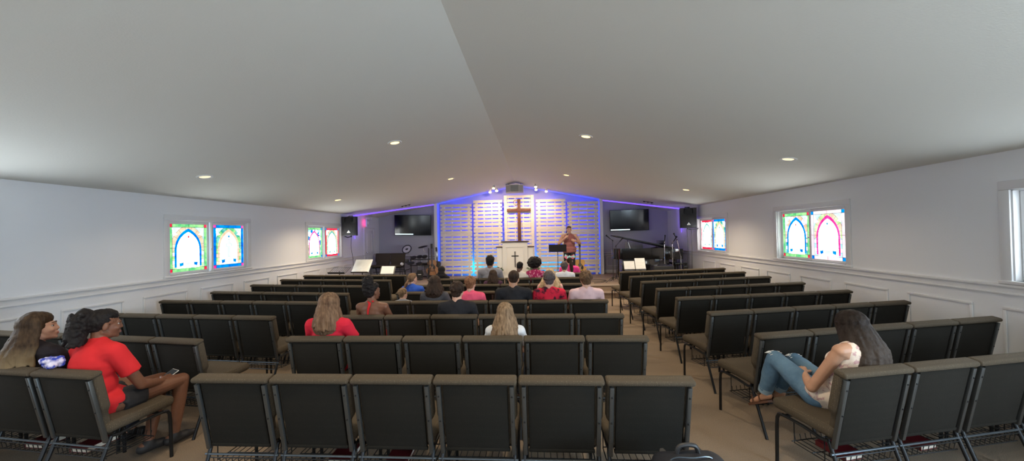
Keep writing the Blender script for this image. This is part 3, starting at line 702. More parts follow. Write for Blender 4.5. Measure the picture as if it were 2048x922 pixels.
for x, y, z in ((-.20,-.08,.74), (.0,-.06,.76), (.18,-.08,.76)): pad(x, y, z, .10, (R(25),0,0))
pad(-.26, -.22, .56, .13, (R(14),0,0)); pad(.05, -.26, .54, .11, (R(14),0,0))
TT = T_((-.49, .08, 1.02), (R(58), R(-8), 0)); MB().tube([TT @ Vector((.155*math.cos(a), .155*math.sin(a), 0)) for a in [i*PI/16 for i in range(32)]], .018, 8, closed=True).build('cymbal_rim', M['black'], t)
MB().lathe([(0,0),(.14,-.006),(.14,-.002),(0,.004)], 28, 0, TT).build('cymbal_pad', mat('pad_grey', (.45,.44,.48), .5), t); MB().ell((0,0,0), (.055,.04,.02), None, 14, 0, TT).build('cymbal_bell', M['black'], t)
MB().tube([(-.49,.08,1.0),(-.32,0,.78)], .010, 8).build('cymbal_boom', M['chrome'], t)
TT = T_((.10, 0, 1.10), (R(12), R(-8), 0)); MB().lathe([(0,.02),(.04,.015),(.16,-.004),(.16,-.012),(0,.0)], 28, 0, TT).build('cymbal_pad', M['black'], t); MB().tube([(.10,0,1.09),(.14,0,.95),(.30,0,.86)], .009, 8).build('cymbal_boom', M['chrome'], t)
MB().rbox(-.50,-.38,-.10,-.04,.55,.68,.01,2,0).build('sound_module', M['black'], t)
MB().prism([(-.02,.06),(.17,.06),(.20,.2),(.15,.33),(.0,.33),(-.05,.2)], -.32, -.27, 'y').build('kick_tower', M['black'], t); MB().rbox(.02,.13,-.328,-.318,.17,.19,.003,1).build('kick_mark', M['white'], t)
MB().rbox(.0,.14,-.42,-.18,0,.03,.006,2).tube([(.07,-.3,.0),(.07,-.3,.1)], .03, 8).build('kick_base', M['black'], t)
t = thing('drum_throne', 'round black drum stool behind the electronic kit', 'stool', (-3.35, 12.95, SZ))
MB().lathe([(0,.44),(.15,.44),(.165,.47),(.15,.51),(0,.515)], 24).build('seat', M['black'], t); tripod(t, M['chrome'], .44, .2)
t = thing('guitar_amplifier', 'grey fronted amplifier box under the electronic drum kit', 'amplifier', (-3.36, 13.12, SZ))
MB().rbox(-.26, .26, -.12, .12, 0, .44, .012, 2).build('cabinet', M['black'], t); MB().rbox(-.235, .235, -.127, -.118, .03, .36, .004, 1).build('grille_cloth', mat('amp_grille', (.36,.34,.40), .8, bump=.3, bscale=300), t); MB().rbox(-.235, .235, -.125, -.118, .375, .42, .003, 1).build('control_panel', M['silver'], t)
t = thing('clip_lamp', 'small white lamp head on a thin stand left of the drums', 'lamp', (-3.86, 12.2, SZ))
tripod(t, M['black'], .50, .18); MB().lathe([(0,.04),(.03,.04),(.05,.02),(.055,-.02),(0,-.02)], 20, 0, T_((0,-.02,.54),(R(70),0,0))).build('lamp_head', M['white'], t)
# two stage chairs facing the seats
for k, x in enumerate((-4.76, -4.22)):
    place_chair(x, 12.55, PI, 'dark padded church chair on the stage beneath the left television, '+('left one of the pair' if k == 0 else 'right one of the pair'), 'church chairs on the stage', z=SZ)

# ------------------------------------------------------------------ grand piano
M['lid'] = mat('piano_lid', (.012,.012,.014), .35)
t = thing('grand_piano', 'glossy black grand piano with sloping raised lid on the stage right side', 'piano', (4.12, 12.25, SZ))
def bez(n=14):
    # plan outline: keyboard end at +x, tail at -x, straight bass side towards the viewer
    pts = [(.75,-.62),(-.80,-.62)]
    for i in range(n+1):
        q = i/n; a = PI*1.5-PI*q*.9
        pts.append((-.80+.28*math.cos(a)*1.0, -.34+.28*math.sin(a)))
    pts += [(-.60,.02),(-.35,.22),(-.10,.50),(.2,.66),(.75,.68)]
    return pts
o = bez(); MB().prism(o, .62, .95, 'z').build('rim', M['gloss'], t, smooth=25)
MB().rbox(-.82, .60, -.60, .3, .06, .62, .02, 2).build('lower_case', M['gloss'], t)
MB().prism([(.45,-.66),(.98,-.66),(.98,.70),(.45,.70)], .60, .72, 'z').build('key_bed', M['gloss'], t, smooth=20)
for y0 in (-.69, .66): MB().rbox(.45, .99, y0, y0+.05, .60, .92, .015, 2).build('arm', M['gloss'], t)
b = MB()
for k in range(52): y0 = -.60+k*.0235; b.box(.80, .95, y0, y0+.0222, .72, .74)
b.build('white_keys', M['white'], t, smooth=0)
b = MB()
for k in range(51):
    if k % 7 not in (2, 6): y0 = -.60+(k+.7)*.0235; b.box(.80, .88, y0, y0+.012, .74, .752)
b.build('black_keys', M['black'], t, smooth=0)
MB().rbox(.55, .57, -.35, .40, .95, 1.17, .006, 2).build('music_desk', M['gloss'], t)
for x, y in ((.80,-.50), (.80,.52), (-.80,-.05)): MB().lathe([(.0,0),(.03,0),(.03,.05),(.05,.08),(.06,.6),(0,.6)], 16, 0, T_((x,y,0))).build('leg', M['gloss'], t)
MB().rbox(.62,.68,-.08,.16,.05,.6,.01,2).build('pedal_lyre', M['gloss'], t)
lt = Matrix.Translation((.52, 0, 1.0)) @ Matrix.Rotation(R(12.5), 4, 'Y') @ Matrix.Translation((-.52, 0, 0))
MB().prism([(u*1.04-.02, v*1.04) for u, v in o], -.018, .018, 'z', 0, lt).build('lid', M['lid'], t, smooth=25)
MB().tube([(-.55,-.5,.95),(-.62,-.5,1.2)], .012, 8).build('prop_stick', M['gloss'], t)
t = thing('songbook', 'open grey white songbook lying behind the piano lid', 'book', (4.05, 12.75, 1.46), R(2)); t.location = (4.02, 13.02, 1.30)
MB().rbox(-.30, .30, -.02, .03, -.05, .15, .006, 2).build('page_block', M['boxgrey'], t)
MB().tube([(0,0,-.05),(0,0,-.98)], .014, 8).build('stand_pole', M['blackm'], t); MB().rbox(-.2,.2,-.15,.15,-.98,-.965,.004,1).build('stand_base', M['blackm'], t)
t = thing('piano_bench', 'black piano bench with reddish seat edge by the keyboard', 'bench', (4.98, 11.75, SZ))
MB().rbox(-.18, .18, -.36, .36, .44, .50, .015, 2).build('seat', M['gloss'], t)
for x in (-.14,.14):
    for y in (-.31,.31): MB().rbox(x-.02,x+.02,y-.02,y+.02,0,.44,.004,1).build('leg', M['gloss'], t)
t = thing('equipment_case', 'low black equipment case with white marks at the stage edge before the piano', 'case', (4.20, 10.75, SZ))
MB().rbox(-.28, .28, -.18, .18, 0, .50, .03, 3).build('case_body', M['black'], t)
MB().tube([(-.12,-.05,.5),(-.12,-.05,.53),(.12,-.05,.53),(.12,-.05,.5)], .012, 8).build('handle', M['black'], t)
MB().prism([(-.18,.30),(-.14,.34),(-.18,.38),(-.165,.34)], -.186, -.18, 'y').rbox(-.2,-.09,-.186,-.18,.25,.265,.001,1).build('printed_mark', M['white'], t, smooth=0)
MB().rbox(-.24,-.14,-.06,-.02,.5,.512,.003,1).build('latch', M['chrome'], t)
# ------------------------------------------------------------------ people
def remeshed(mb, name, m, voxel=.009, parent=None, smooth=3, disp=None):
    me = mb.mesh('tmp', smooth=0, fix=False); o = bpy.data.objects.new('tmp', me); COL.objects.link(o)
    md = o.modifiers.new('r', 'REMESH'); md.mode = 'VOXEL'; md.voxel_size = voxel; md.adaptivity = 0
    if smooth: sm = o.modifiers.new('s', 'SMOOTH'); sm.iterations = smooth; sm.factor = .5
    dg = bpy.context.evaluated_depsgraph_get(); ev = o.evaluated_get(dg); out = bpy.data.meshes.new_from_object(ev)
    bpy.data.objects.remove(o); bpy.data.meshes.remove(me)
    out.name = name; out.materials.clear(); out.materials.append(m)
    if disp:
        amp, fr = disp[0], disp[1]; st = disp[2] if len(disp) > 2 else (1,1,1)
        ns = [v.normal.copy() for v in out.vertices]
        for v, n in zip(out.vertices, ns):
            q = Vector((v.co.x*st[0], v.co.y*st[1], v.co.z*st[2]))
            v.co += n*amp*(mnoise.noise(q*fr)+.5*mnoise.noise(q*fr*2.3))
    out.shade_smooth(); p = bpy.data.objects.new(name, out); COL.objects.link(p)
    if parent: p.parent = parent
    return p
def skin(n, c): return mat('skin_'+n, c, .5, c2=[x*.88 for x in c], scale=18, spec=.4)
SK = {'fair': skin('fair', (.62,.36,.26)), 'tan': skin('tan', (.50,.27,.17)), 'brown': skin('brown', (.19,.085,.05)), 'dark': skin('dark', (.11,.05,.032))}
def hairm(n, c, c2, tip=None, z0=0, z1=1, cont=(.3,.75)):
    m = mat('hair_'+n, c, .55, c2=c2, scale=11, stretch=(6,6,.5), contrast=cont, bump=.25, bscale=30, spec=.14)
    if tip:
        nt = m.node_tree; N = nt.nodes; L = nt.links; b = N['Principled BSDF']; src = b.inputs['Base Color'].links[0].from_socket
        tc = N.new('ShaderNodeTexCoord'); sx = N.new('ShaderNodeSeparateXYZ'); L.new(tc.outputs['Object'], sx.inputs[0])
        mr = N.new('ShaderNodeMapRange'); mr.inputs['From Min'].default_value = z1; mr.inputs['From Max'].default_value = z0; L.new(sx.outputs['Z'], mr.inputs[0])
        mx = N.new('ShaderNodeMix'); mx.data_type = 'RGBA'; mx.inputs['B'].default_value = (*tip, 1); L.new(mr.outputs[0], mx.inputs[0]); L.new(src, mx.inputs['A']); L.new(mx.outputs['Result'], b.inputs['Base Color'])
    return m
HR = {'black': hairm('black', (.010,.009,.010), (.022,.018,.017)), 'dkbrown': hairm('dark_brown', (.022,.013,.010), (.055,.033,.022)), 'brown': hairm('brown', (.075,.042,.024), (.17,.10,.055)),
      'ginger': hairm('ginger', (.16,.07,.035), (.28,.14,.075)), 'dirty': hairm('dirty_blond', (.10,.062,.035), (.34,.23,.14)), 'blond': hairm('blond', (.30,.20,.10), (.62,.48,.30)),
      'ash': hairm('ash', (.07,.055,.055), (.13,.105,.105)), 'streak': hairm('streaked', (.009,.006,.005), (.030,.021,.017), (.085,.066,.055), .75, 1.1), 'ltbrown': hairm('light_brown', (.085,.045,.026), (.24,.15,.09)), 'ombre': hairm('ombre', (.028,.017,.011), (.085,.052,.028), (.34,.25,.14), .80, 1.02)}
def cloth(n, c, c2=None, **k): return mat('cloth_'+n, c, .85, c2=c2, bump=.25, bscale=22, spec=.2, **k)
M['eye'] = mat('eye_white', (.42,.40,.38), .4); M['iris'] = mat('iris', (.03,.018,.012), .2); M['lip'] = mat('lip', (.42,.16,.13), .5)
M['denim'] = mat('denim', (.055,.12,.20), .85, c2=(.12,.22,.32), scale=7, bump=.5, bscale=30, contrast=(.3,.7)); M['denimdk'] = mat('dark_denim', (.03,.04,.07), .85); M['pants'] = mat('black_trousers', (.015,.015,.018), .8); M['shoe'] = mat('shoe', (.02,.02,.022), .6); M['sole'] = mat('shoe_sole', (.5,.5,.5), .6)

def lerp(a, b, t): return Vector(a).lerp(Vector(b), t)
def hand(b, w, d, n, lat, s=1, curl=.6):
    """palm, four fingers, thumb: w wrist, d finger direction, n palm side, lat thumb side"""
    w = Vector(w); d = Vector(d).normalized(); n = (Vector(n)-d*Vector(n).dot(d)).normalized(); lat = (Vector(lat)-d*Vector(lat).dot(d)-n*Vector(lat).dot(n)).normalized()
    offs = (.030, .0105, -.010, -.029); Ls = (.070, .078, .073, .058)
    for o_, L in zip(offs, Ls):
        k = w + d*(.088-abs(o_)*.25)*s + lat*o_*s; b.cone(w + d*.012*s + lat*o_*.6*s, k, .0135*s, .0125*s, 10)
        p = k; ang = curl*.35
        for seg, rr in ((.45, .0088), (.32, .0080), (.23, .0072)):
            q = p + (d*math.cos(ang) + n*math.sin(ang))*L*seg*s + lat*o_*.10*seg*s
            b.cone(p, q, rr*s, rr*.93*s, 8); p = q; ang += curl*.75
    a = w + d*.022*s + lat*.022*s; c1 = a + (d*.55+lat*.75+n*.25)*.042*s; c2 = c1 + (d*.85+lat*.30+n*.35)*.032*s; c3 = c2 + (d*.95+n*.3)*.024*s
    b.cone(a, c1, .014*s, .0115*s, 9); b.cone(c1, c2, .0105*s, .0095*s, 9); b.cone(c2, c3, .0092*s, .0078*s, 9)
def head_shapes(b, H, s, fem):
    def e(c, r, rot=None): b.ell(H @ Vector(c), [q*s for q in r], (H.to_3x3().normalized() @ (rot.to_matrix() if rot else Matrix.Identity(3))), 18)
    def cn(p, q, r1, r2): b.cone(H @ Vector(p), H @ Vector(q), r1*s, r2*s, 10)
    e((0,-.016,.036), (.074,.094,.086)); e((0,.030,-.022), (.057,.060,.084)); e((0,.038,-.078), (.040 if fem else .045,.044,.034)); e((0,.072,-.096), (.018,.016,.016))
    for x in (-1, 1):
        e((x*.032,.060,-.030), (.024,.021,.022)); e((x*.077,-.008,-.012), (.009,.019,.031), Euler((R(-12),0,0))); cn((x*.046,-.015,-.055), (x*.034,.025,-.082), .020, .018)
        cn((x*.010,.086,.022), (x*.040,.074,.022), .0085, .008)
    cn((0,.082,.014), (0,.095,-.028), .008, .0115); 
    for x in (-1, 1): e((x*.011,.089,-.031), (.008,.009,.007))
    cn((-.016,.086,-.058), (.016,.086,-.058), .0075, .0075); cn((-.013,.085,-.069), (.013,.085,-.069), .0085, .0085)
def locks(b, H, s, L, n=90, spread=.05, wave=.008, wid=.011, amax=135, back=.04, rnd=None, cx=0, lift=0, ragged=.12, rx=.088, ry=.104):
    """long strands: over the skull, then falling straight down"""
    for i in range(n):
        phi = R(rnd.uniform(-amax, amax)); k = rnd.uniform(.9, 1.03); pts = []; rs = []
        ph = rnd.uniform(0, 6.28); l = L*(1-rnd.uniform(0, ragged)); st = rnd.uniform(4, 40)
        for j in range(6):
            th = R(st + (98-st)*j/5); pts.append(H @ (Vector((math.sin(phi)*rx*math.sin(th)*k, -math.cos(phi)*ry*math.sin(th)*k-.012, .034+.100*math.cos(th)*k))))
        p0 = pts[-1].copy(); c0 = H @ Vector((0,-.012,0)); o_ = (p0-c0); o_.z = 0; o_.normalize() if o_.length > 0 else None
        m = 8
        for j in range(1, m+1):
            q = j/m; w_ = wave*math.sin(q*7+ph)*min(1, q*2)
            pts.append(p0 + Vector((o_.x*spread*q*s + w_, o_.y*spread*q*.5*s - back*min(1, q*1.6)*s + w_*.6, -l*q*s)))
        N_ = len(pts); w0 = wid*rnd.uniform(.8, 1.25)*s
        rs = [w0*(.6+.4*min(1, j/4))*(1 if j < N_-4 else max(.12, (N_-1-j)/4)) for j in range(N_)]
        b.tube(pts, rs, 6)
def person(label, pos, rz, s, cfg):
    """seated by default; local frame: +y forward, origin on the floor under the pelvis"""
    t = thing('person', label, 'person', pos, rz, cfg.get('group')); rnd = random.Random(hash(label) % 1000 if False else sum(map(ord, label)))
    fem = cfg.get('fem', True); Z = cfg.get('seat', .47); vx = cfg.get('voxel', .011); ln = cfg.get('lean', (0, -.09)); kx = cfg.get('wide', 1.0)
    S = lambda x, y, z: Vector((x*s, y*s, Z+z*s))
    def sp(q):                                             # spine point, q 0 pelvis .. 1 neck base
        return S(ln[0]*q, -.02+ln[1]*q + cfg.get('slouch', .0)*math.sin(q*PI)*-.06, .10+.46*q)
    shw = .165 if fem else .19
    J = dict(sL=sp(.90)+Vector((-shw*s*kx,0,0)), sR=sp(.90)+Vector((shw*s*kx,0,0)), eL=S(-.235*kx,.04,.26), eR=S(.235*kx,.04,.26), wL=S(-.10,.24,.17), wR=S(.10,.24,.17),
             hL=S(-.09,.0,.09), hR=S(.09,.0,.09), kL=S(-.12,.43,.07), kR=S(.12,.43,.07), aL=Vector((-.13*s,.45*s,.09)), aR=Vector((.13*s,.45*s,.09)),
             dL=Vector((.5,.9,-.15)), dR=Vector((-.5,.9,-.15)), tL=Vector((-.05,1,0)), tR=Vector((.05,1,0)), nL=Vector((0,0,-1)), nR=Vector((0,0,-1)))
    J.update({k: Vector(v) for k, v in cfg.get('J', {}).items()})
    hy, hp, hr = cfg.get('head', (0,0,0)); nb = sp(1.0); hc = nb + Vector((ln[0]*.1, .035 + cfg.get('hfwd', 0), .145))*s
    if 'hc' in cfg: hc = Vector(cfg['hc'])
    H = Matrix.Translation(hc) @ Euler((R(hp), R(hr), R(hy)), 'XYZ').to_matrix().to_4x4() @ Matrix.Diagonal((s,s,s,1))
    vup = (nb-sp(.3)).normalized(); tiltm = Vector((0,0,1)).rotation_difference(vup).to_matrix()
    def torso(b, g=0, bare=False):
        b.ell(sp(0)+Vector((0,0,-.0)), ((.165*kx+g)*s, (.118*kx**.5+g)*s, (.115+g)*s), tiltm, 20); b.ell(sp(.33), ((.128*kx+g)*s, (.10*kx+g)*s, (.14+g)*s), tiltm, 20)
        b.ell(sp(.66), ((.148*kx+g)*s, (.108*kx**.5+g)*s, (.16+g)*s), tiltm, 20); b.ell(sp(.82), ((.150*kx+g)*s, (.09+g)*s, (.10+g)*s), tiltm, 20)
        if not bare:
            b.cone(J['sL'], sp(.93), (.052+g)*s, (.062+g)*s); b.cone(J['sR'], sp(.93), (.052+g)*s, (.062+g)*s)
            b.cone(J['sL'], sp(.72), (.05+g)*s, (.09+g)*s); b.cone(J['sR'], sp(.72), (.05+g)*s, (.09+g)*s)
            if g:
                for q in 'LR': b.cone(lerp(J['s'+q], nb, .35), nb+Vector((0,-.01,.03))*s, (.034+g)*s, (.034+g)*s)
        if fem:
            for x in (-.065, .065): b.ell(sp(.66)+Vector((x*s,.085*s,0)), ((.055+g)*s, (.045+g)*s, (.055+g)*s), None, 14)
    b = MB(); torso(b)
    nr = .050 if fem else .058; b.cone(nb-Vector((0,0,.02*s)), H @ Vector((0,-.025,-.055)), nr*1.12*s, nr*s, 14)
    b.cone(lerp(J['sL'], nb, .35)+Vector((0,0,.0)), nb+Vector((0,-.01,.045))*s, .032*s, .032*s); b.cone(lerp(J['sR'], nb, .35), nb+Vector((0,-.01,.045))*s, .032*s, .032*s)
    head_shapes(b, H, s, fem); ak = cfg.get('arm', 1.0)
    for q in 'LR':
        sh, el, wr = J['s'+q], J['e'+q], J['w'+q]
        b.cone(sh, el, .047*s*ak, .037*s*ak); b.cone(el, lerp(el, wr, .35), .037*s*ak, .036*s*ak); b.cone(lerp(el, wr, .35), wr, .036*s*ak, .025*s)
        hand(b, wr, J['d'+q], J['n'+q], Vector((1,0,0)) if q == 'L' else Vector((-1,0,0)), s, cfg.get('curl', .6))
        h, k, a = J['h'+q], J['k'+q], J['a'+q]
        b.cone(h, k, .085*s, .056*s, 16); b.cone(k, lerp(k, a, .35), .055*s, .054*s, 14); b.cone(lerp(k, a, .35), a, .054*s, .036*s, 14)
        tt = J['t'+q].normalized(); b.cone(a+Vector((0,0,-.03))-tt*.04*s, a+tt*.10*s+Vector((0,0,-.055)), .034*s, .026*s); b.cone(a+tt*.08*s+Vector((0,0,-.055)), a+tt*.15*s+Vector((0,0,-.06)), .03*s, .02*s)
    body = remeshed(b, 'body', SK[cfg['skin']], vx, t, 3)
    if cfg.get('face'):
        for x in (-1, 1):
            e = MB().ell(H @ Vector((x*.031,.0665,.002)), (.0108*s,)*3).build('eye', M['eye'], t)
            MB().ell(H @ Vector((x*.031,.0750,.002)), (.0078*s,.0040*s,.0078*s)).build('iris', M['iris'], e)
            MB().tube([H @ Vector((x*(.012+.010*k), .090-.0022*k*k, .026+.004*math.sin(k))) for k in range(4)], [.003*s]*4, 6).build('eyebrow', HR[cfg['hairc']], t)
        MB().cone(H @ Vector((-.017,.089,-.060)), H @ Vector((.017,.089,-.060)), .0058*s, .0058*s, 8).cone(H @ Vector((-.014,.089,-.068)), H @ Vector((.014,.089,-.068)), .0062*s, .0062*s, 8).build('lips', M['lip'] if cfg['skin'] in ('fair','tan') else mat('lip_dark', (.16,.05,.045), .5), t)
    # clothing
    if cfg.get('shirt'):
        b = MB(); g = .014
        if cfg.get('sleeve') == 'halter':
            b.ell(sp(0)+Vector((0,0,.02*s)), ((.165*kx+g)*s, (.118+g)*s, (.115+g)*s), tiltm, 20); b.ell(sp(.33), ((.128*kx+g)*s, (.10+g)*s, (.14+g)*s), tiltm, 20)
            b.ell(sp(.62)+Vector((0,.03*s,0)), ((.15+g)*s, (.10+g)*s, (.12+g)*s), tiltm, 20)
            for x in (-1, 1): b.tube([sp(.72)+Vector((x*.05*s,.115*s,0)), sp(.95)+Vector((x*.055*s,.06*s,.03*s)), sp(1)+Vector((x*.03*s,-.055*s,.035*s))], .010*s, 8)
            b.tube([sp(1)+Vector((-.03*s,-.058*s,.035*s)), sp(.98)+Vector((0,-.068*s,.02*s)), sp(.85)+Vector((-.01*s,-.098*s,0)), sp(.5)+Vector((-.02*s,-.128*s,0))], [.012*s,.018*s,.017*s,.014*s], 8)
        else:
            torso(b, g, cfg.get('sleeve') == 'none'); b.ell(sp(0)+Vector((0,0,.015)), ((.165*kx+.028)*s, (.118*kx**.5+.028)*s, (.10)*s), tiltm, 20); b.ell(sp(.33), ((.128*kx+.022)*s, (.10*kx+.022)*s, (.14)*s), tiltm, 20)
            if cfg.get('hem'): b.lathe([(0,-.11),(.9,-.11),(1,-.08),(.97,.03),(0,.06)], 28, 0, Matrix.Translation(sp(0)) @ Matrix.Diagonal(((.165*kx+.012)*s, (.118*kx**.5+.025)*s, s, 1)))
            if cfg.get('sleeve') == 'none':
                for q in 'LR': b.cone(lerp(sp(.88), J['s'+q], .62), sp(.90), .060*s, .066*s); b.cone(lerp(sp(.88), J['s'+q], .62), sp(.66), .055*s, .09*s)
            if not cfg.get('lowneck') and not cfg.get('hood'): b.tube([nb+Vector((0,0,-.06))*s, nb+Vector((0,-.006,-.01))*s, nb+Vector((0,-.012,.022))*s], [nr*1.5*s, (nr*1.12+.016)*s, (nr*1.08+.010)*s], 20)
            if cfg.get('sleeve', 'short') != 'none':
                fr = .62 if cfg.get('sleeve', 'short') == 'short' else 1
                for q in 'LR':
                    sh, el, wr = J['s'+q], J['e'+q], J['w'+q]; e1 = lerp(sh, el, fr*.85)
                    b.cone(sh, sh, (.055+g)*s, (.055+g)*s)
                    if fr < 1: b.tube([sh, lerp(sh, e1, .5), e1, lerp(sh, el, fr)], [(.052+g)*s*ak, (.052+g)*s*ak, (.052+g)*s*ak, (.054+g)*s*ak], 16)
                    else: b.cone(sh, el, (.050+g)*s, (.040+g)*s); b.cone(el, lerp(el, wr, .5), (.04+g)*s, (.038+g)*s); b.tube([lerp(el, wr, .5), lerp(el, wr, .93)], [(.037+g)*s, (.030+g)*s], 14)
            if cfg.get('hood'): b.ell(nb+Vector((0,-.06,.03))*s, (.11*s,.06*s,.06*s))
        remeshed(b, cfg.get('shirtname', 't_shirt'), cfg['shirt'], max(vx, .010), t, 2, disp=(.006, 14, (1,1,.5)))
    b = MB(); fl = cfg.get('pantlen', 1.0); g = .012
    b.ell(sp(0), ((.165*kx+g)*s, (.118*kx**.5+g)*s, (.105+g)*s), tiltm, 20)
    for q in 'LR':
        h, k, a = J['h'+q], J['k'+q], J['a'+q]
        if fl >= 1: b.cone(h, k, (.088+g)*s, (.058+g)*s, 16); b.cone(k, lerp(k, a, .4), (.058+g)*s, (.056+g)*s, 14); b.tube([lerp(k, a, .4), lerp(k, a, fl-.08)], [(.056+g)*s, (.046+g)*s], 14)
        else: b.tube([h, lerp(h, k, fl*.5), lerp(h, k, fl)], [(.09+g)*s, (.084+g)*s, (.082+g)*s], 16); b.cone(h, h, (.088+g)*s, (.088+g)*s, 16)
    remeshed(b, 'trousers' if fl >= 1 else 'shorts', cfg.get('pants', M['denimdk']), max(vx, .010), t, 2, disp=(.005, 12))
    if cfg.get('shoes', True):
        for q in 'LR':
            a = J['a'+q]; tt = J['t'+q].normalized(); b = MB(); f0 = a + Vector((0,0,-.045))
            b.cone(f0-tt*.045*s, f0+tt*.09*s, .042*s, .038*s).cone(f0+tt*.08*s+Vector((0,0,-.008)), f0+tt*.155*s+Vector((0,0,-.012)), .036*s, .028*s).cone(a+Vector((0,0,-.01)), f0, .044*s, .042*s)
            remeshed(b, 'shoe', cfg.get('shoem', M['shoe']), .012, t, 2)
    # hair
    b = MB(); hk = cfg['hair']; hm = HR[cfg['hairc']]; Hn = H.to_3x3().normalized()
    def e(c, r, rot=None): b.ell(H @ Vector(c), [q*s for q in r], Hn, 18)
    vol = cfg.get('vol', 1.0); disp = (.004, 60); hv = cfg.get('hvox', .008)
    if hk in ('short', 'curly'):
        e((0,-.030,.042), (.083*vol,.096*vol,.090*vol)); e((0,.004,.070), (.074*vol,.076*vol,.062*vol)); e((0,-.055,-.015), (.066*vol,.052*vol,.062))
        for x in (-1, 1): e((x*.060,-.018,.028), (.024*vol,.045,.045))
        if hk == 'curly':
            for k in range(46):
                a = rnd.uniform(0, 6.28); z = rnd.uniform(.1, 1); q = math.sqrt(1-z*z); e((math.cos(a)*q*.08, math.sin(a)*q*.09-.015, .05+z*.088), (.020,.020,.018))
            disp = (.008, 50)
        else:
            disp = (.006, 45)
            for k in range(130):                                   # tufts
                a = rnd.uniform(-2.6, 2.6); th = rnd.uniform(.05, 1.75); d = Vector((math.sin(a)*math.sin(th), -math.cos(a)*math.sin(th), math.cos(th)))
                if d.y > .55: continue
                p = Vector((d.x*.080*vol, d.y*.094*vol-.028, .042+d.z*.088*vol)) if d.z > -.1 else Vector((d.x*.066, d.y*.07-.035, .03+d.z*.1))
                tg = (Vector((0,.25,-1)) - d*Vector((0,.25,-1)).dot(d)).normalized(); q = p+tg*.035+d*.004
                b.tube([H @ p, H @ ((p+q)/2+d*.006), H @ q], [.009*s,.008*s,.003*s], 6)
    elif hk == 'buzz': e((0,-.028,.040), (.079,.090,.087)); e((0,.0,.066), (.072,.072,.060)); e((0,-.048,-.010), (.060,.048,.055)); disp = (.002, 80)
    elif hk == 'afro':
        e((0,-.035,.065), (.135*vol,.125*vol,.115*vol)); disp = (.016, 26)
        for k in range(90):
            a = rnd.uniform(0, 6.28); z = rnd.uniform(-.6, 1); q = math.sqrt(1-z*z); e((math.cos(a)*q*.128*vol, math.sin(a)*q*.118*vol-.035, .065+z*.108*vol), (.018,.018,.018))
    elif hk in ('long', 'pony', 'puff', 'updo'):
        if hk == 'long': e((0,-.030,.038), (.086,.100,.094)); e((0,.004,.066), (.078,.078,.066))
        else:
            e((0,-.026,.038), (.079,.092,.088)); e((0,.0,.066), (.073,.076,.060)); e((0,-.045,-.008), (.062,.050,.055)); disp = (.002, 60)
        if hk == 'long':
            L = cfg.get('len', .35); wd = cfg.get('hw', 1.0); p = H @ Vector((0,-.075,-.02)); k = 6
            for j in range(k):
                q = j/(k-1); b.ell(p + Vector((0, -cfg.get('hback', .03)*q*s, -(L-.06)*q*s)), ((.080+.035*q)*wd*s, .045*s, .07*s))
            locks(b, H, s, L, cfg.get('n', 90), cfg.get('spread', .05), cfg.get('wave', .008), cfg.get('wid', .011), cfg.get('amax', 125), cfg.get('hback', .03), rnd, ragged=cfg.get('ragged', .15))
            disp = (.003, 50); hv = cfg.get('hvox', .0075)
        if hk == 'pony':
            p0 = H @ Vector(cfg.get('ponyat', (0,-.105,.04))); d = Vector(cfg.get('ponydir', (0,-.10,-.25)))*s
            for k in range(26):
                o_ = Vector((rnd.uniform(-1,1), rnd.uniform(-1,1), 0))*.022*s*cfg.get('ponyw', 1)
                b.tube([H @ Vector((0,-.08,.04)), p0+o_*.4, p0+d*.35+o_+Vector((0,-.02*s,0)), p0+d*.7+o_*1.1, p0+d*rnd.uniform(.9,1.05)+o_*.6], [.012*s,.013*s,.012*s,.010*s,.003*s], 6)
        if hk == 'puff':
            e((-.0,-.115,.080), (.055,.055,.060)); e((0,-.145,.02), (.062,.058,.075)); e((0,-.155,-.05), (.058,.055,.07)); e((0,-.15,-.10), (.045,.045,.05))
            for k in range(170):
                a = rnd.uniform(0, 6.28); q = rnd.uniform(0, 1); e((math.cos(a)*.056, -.135-.02*q+math.sin(a)*.052, .10-.24*q), (.014,.014,.018))
            disp = (.005, 60)
        if hk == 'updo':
            for k in range(8): q = k/7; e((0,-.060-.02*math.sin(q*3),-.02+q*.185), (.068-.012*q,.060,.055))
            disp = (.008, 45)
            for k in range(50):
                a = rnd.uniform(0, 6.28); z = rnd.uniform(0, 1); e((math.cos(a)*.060, -.075+math.sin(a)*.055, .0+z*.18), (.018,.018,.018))
    elif hk == 'cap':
        e((0,-.022,.046), (.083,.094,.088)); e((0,.002,.070), (.076,.080,.060)); e((0,-.05,-.005), (.064,.050,.055)); disp = (.001, 40)
        b.add([H @ Vector(p) for p in ((-.05,-.10,.035),(.05,-.10,.035),(.045,-.105,.055),(-.045,-.105,.055))], [(0,1,2,3)])
    elif hk == 'hood':
        e((0,-.025,.04), (.098,.112,.105)); e((0,-.045,-.06), (.095,.085,.10)); disp = (.004, 20); hm = cfg['shirt']
        for x in (-1, 1): b.cone(H @ Vector((x*.05,-.03,-.10)), J['s'+('L' if x < 0 else 'R')], .06*s, .06*s)
    remeshed(b, 'hood' if hk == 'hood' else 'hair', hm, hv, t, 1 if hk in ('long','pony','puff') else 2, disp=disp)
    t['H'] = 0; del t['H']
    return t, J, H
C_ = {}
def seatpos(key): o = chairs[key]; return o.location, o.rotation_euler.z
def sit(key, dx, label, s, cfg, dy=0):
    l, a = seatpos(key); return person(label, (l.x+dx*math.cos(a)-dy*math.sin(a), l.y+dx*math.sin(a)+dy*math.cos(a), 0), a, s, cfg)
sc_ = lambda top: (top-.47)/.835
red = cloth('red', (.62,.025,.03)); 
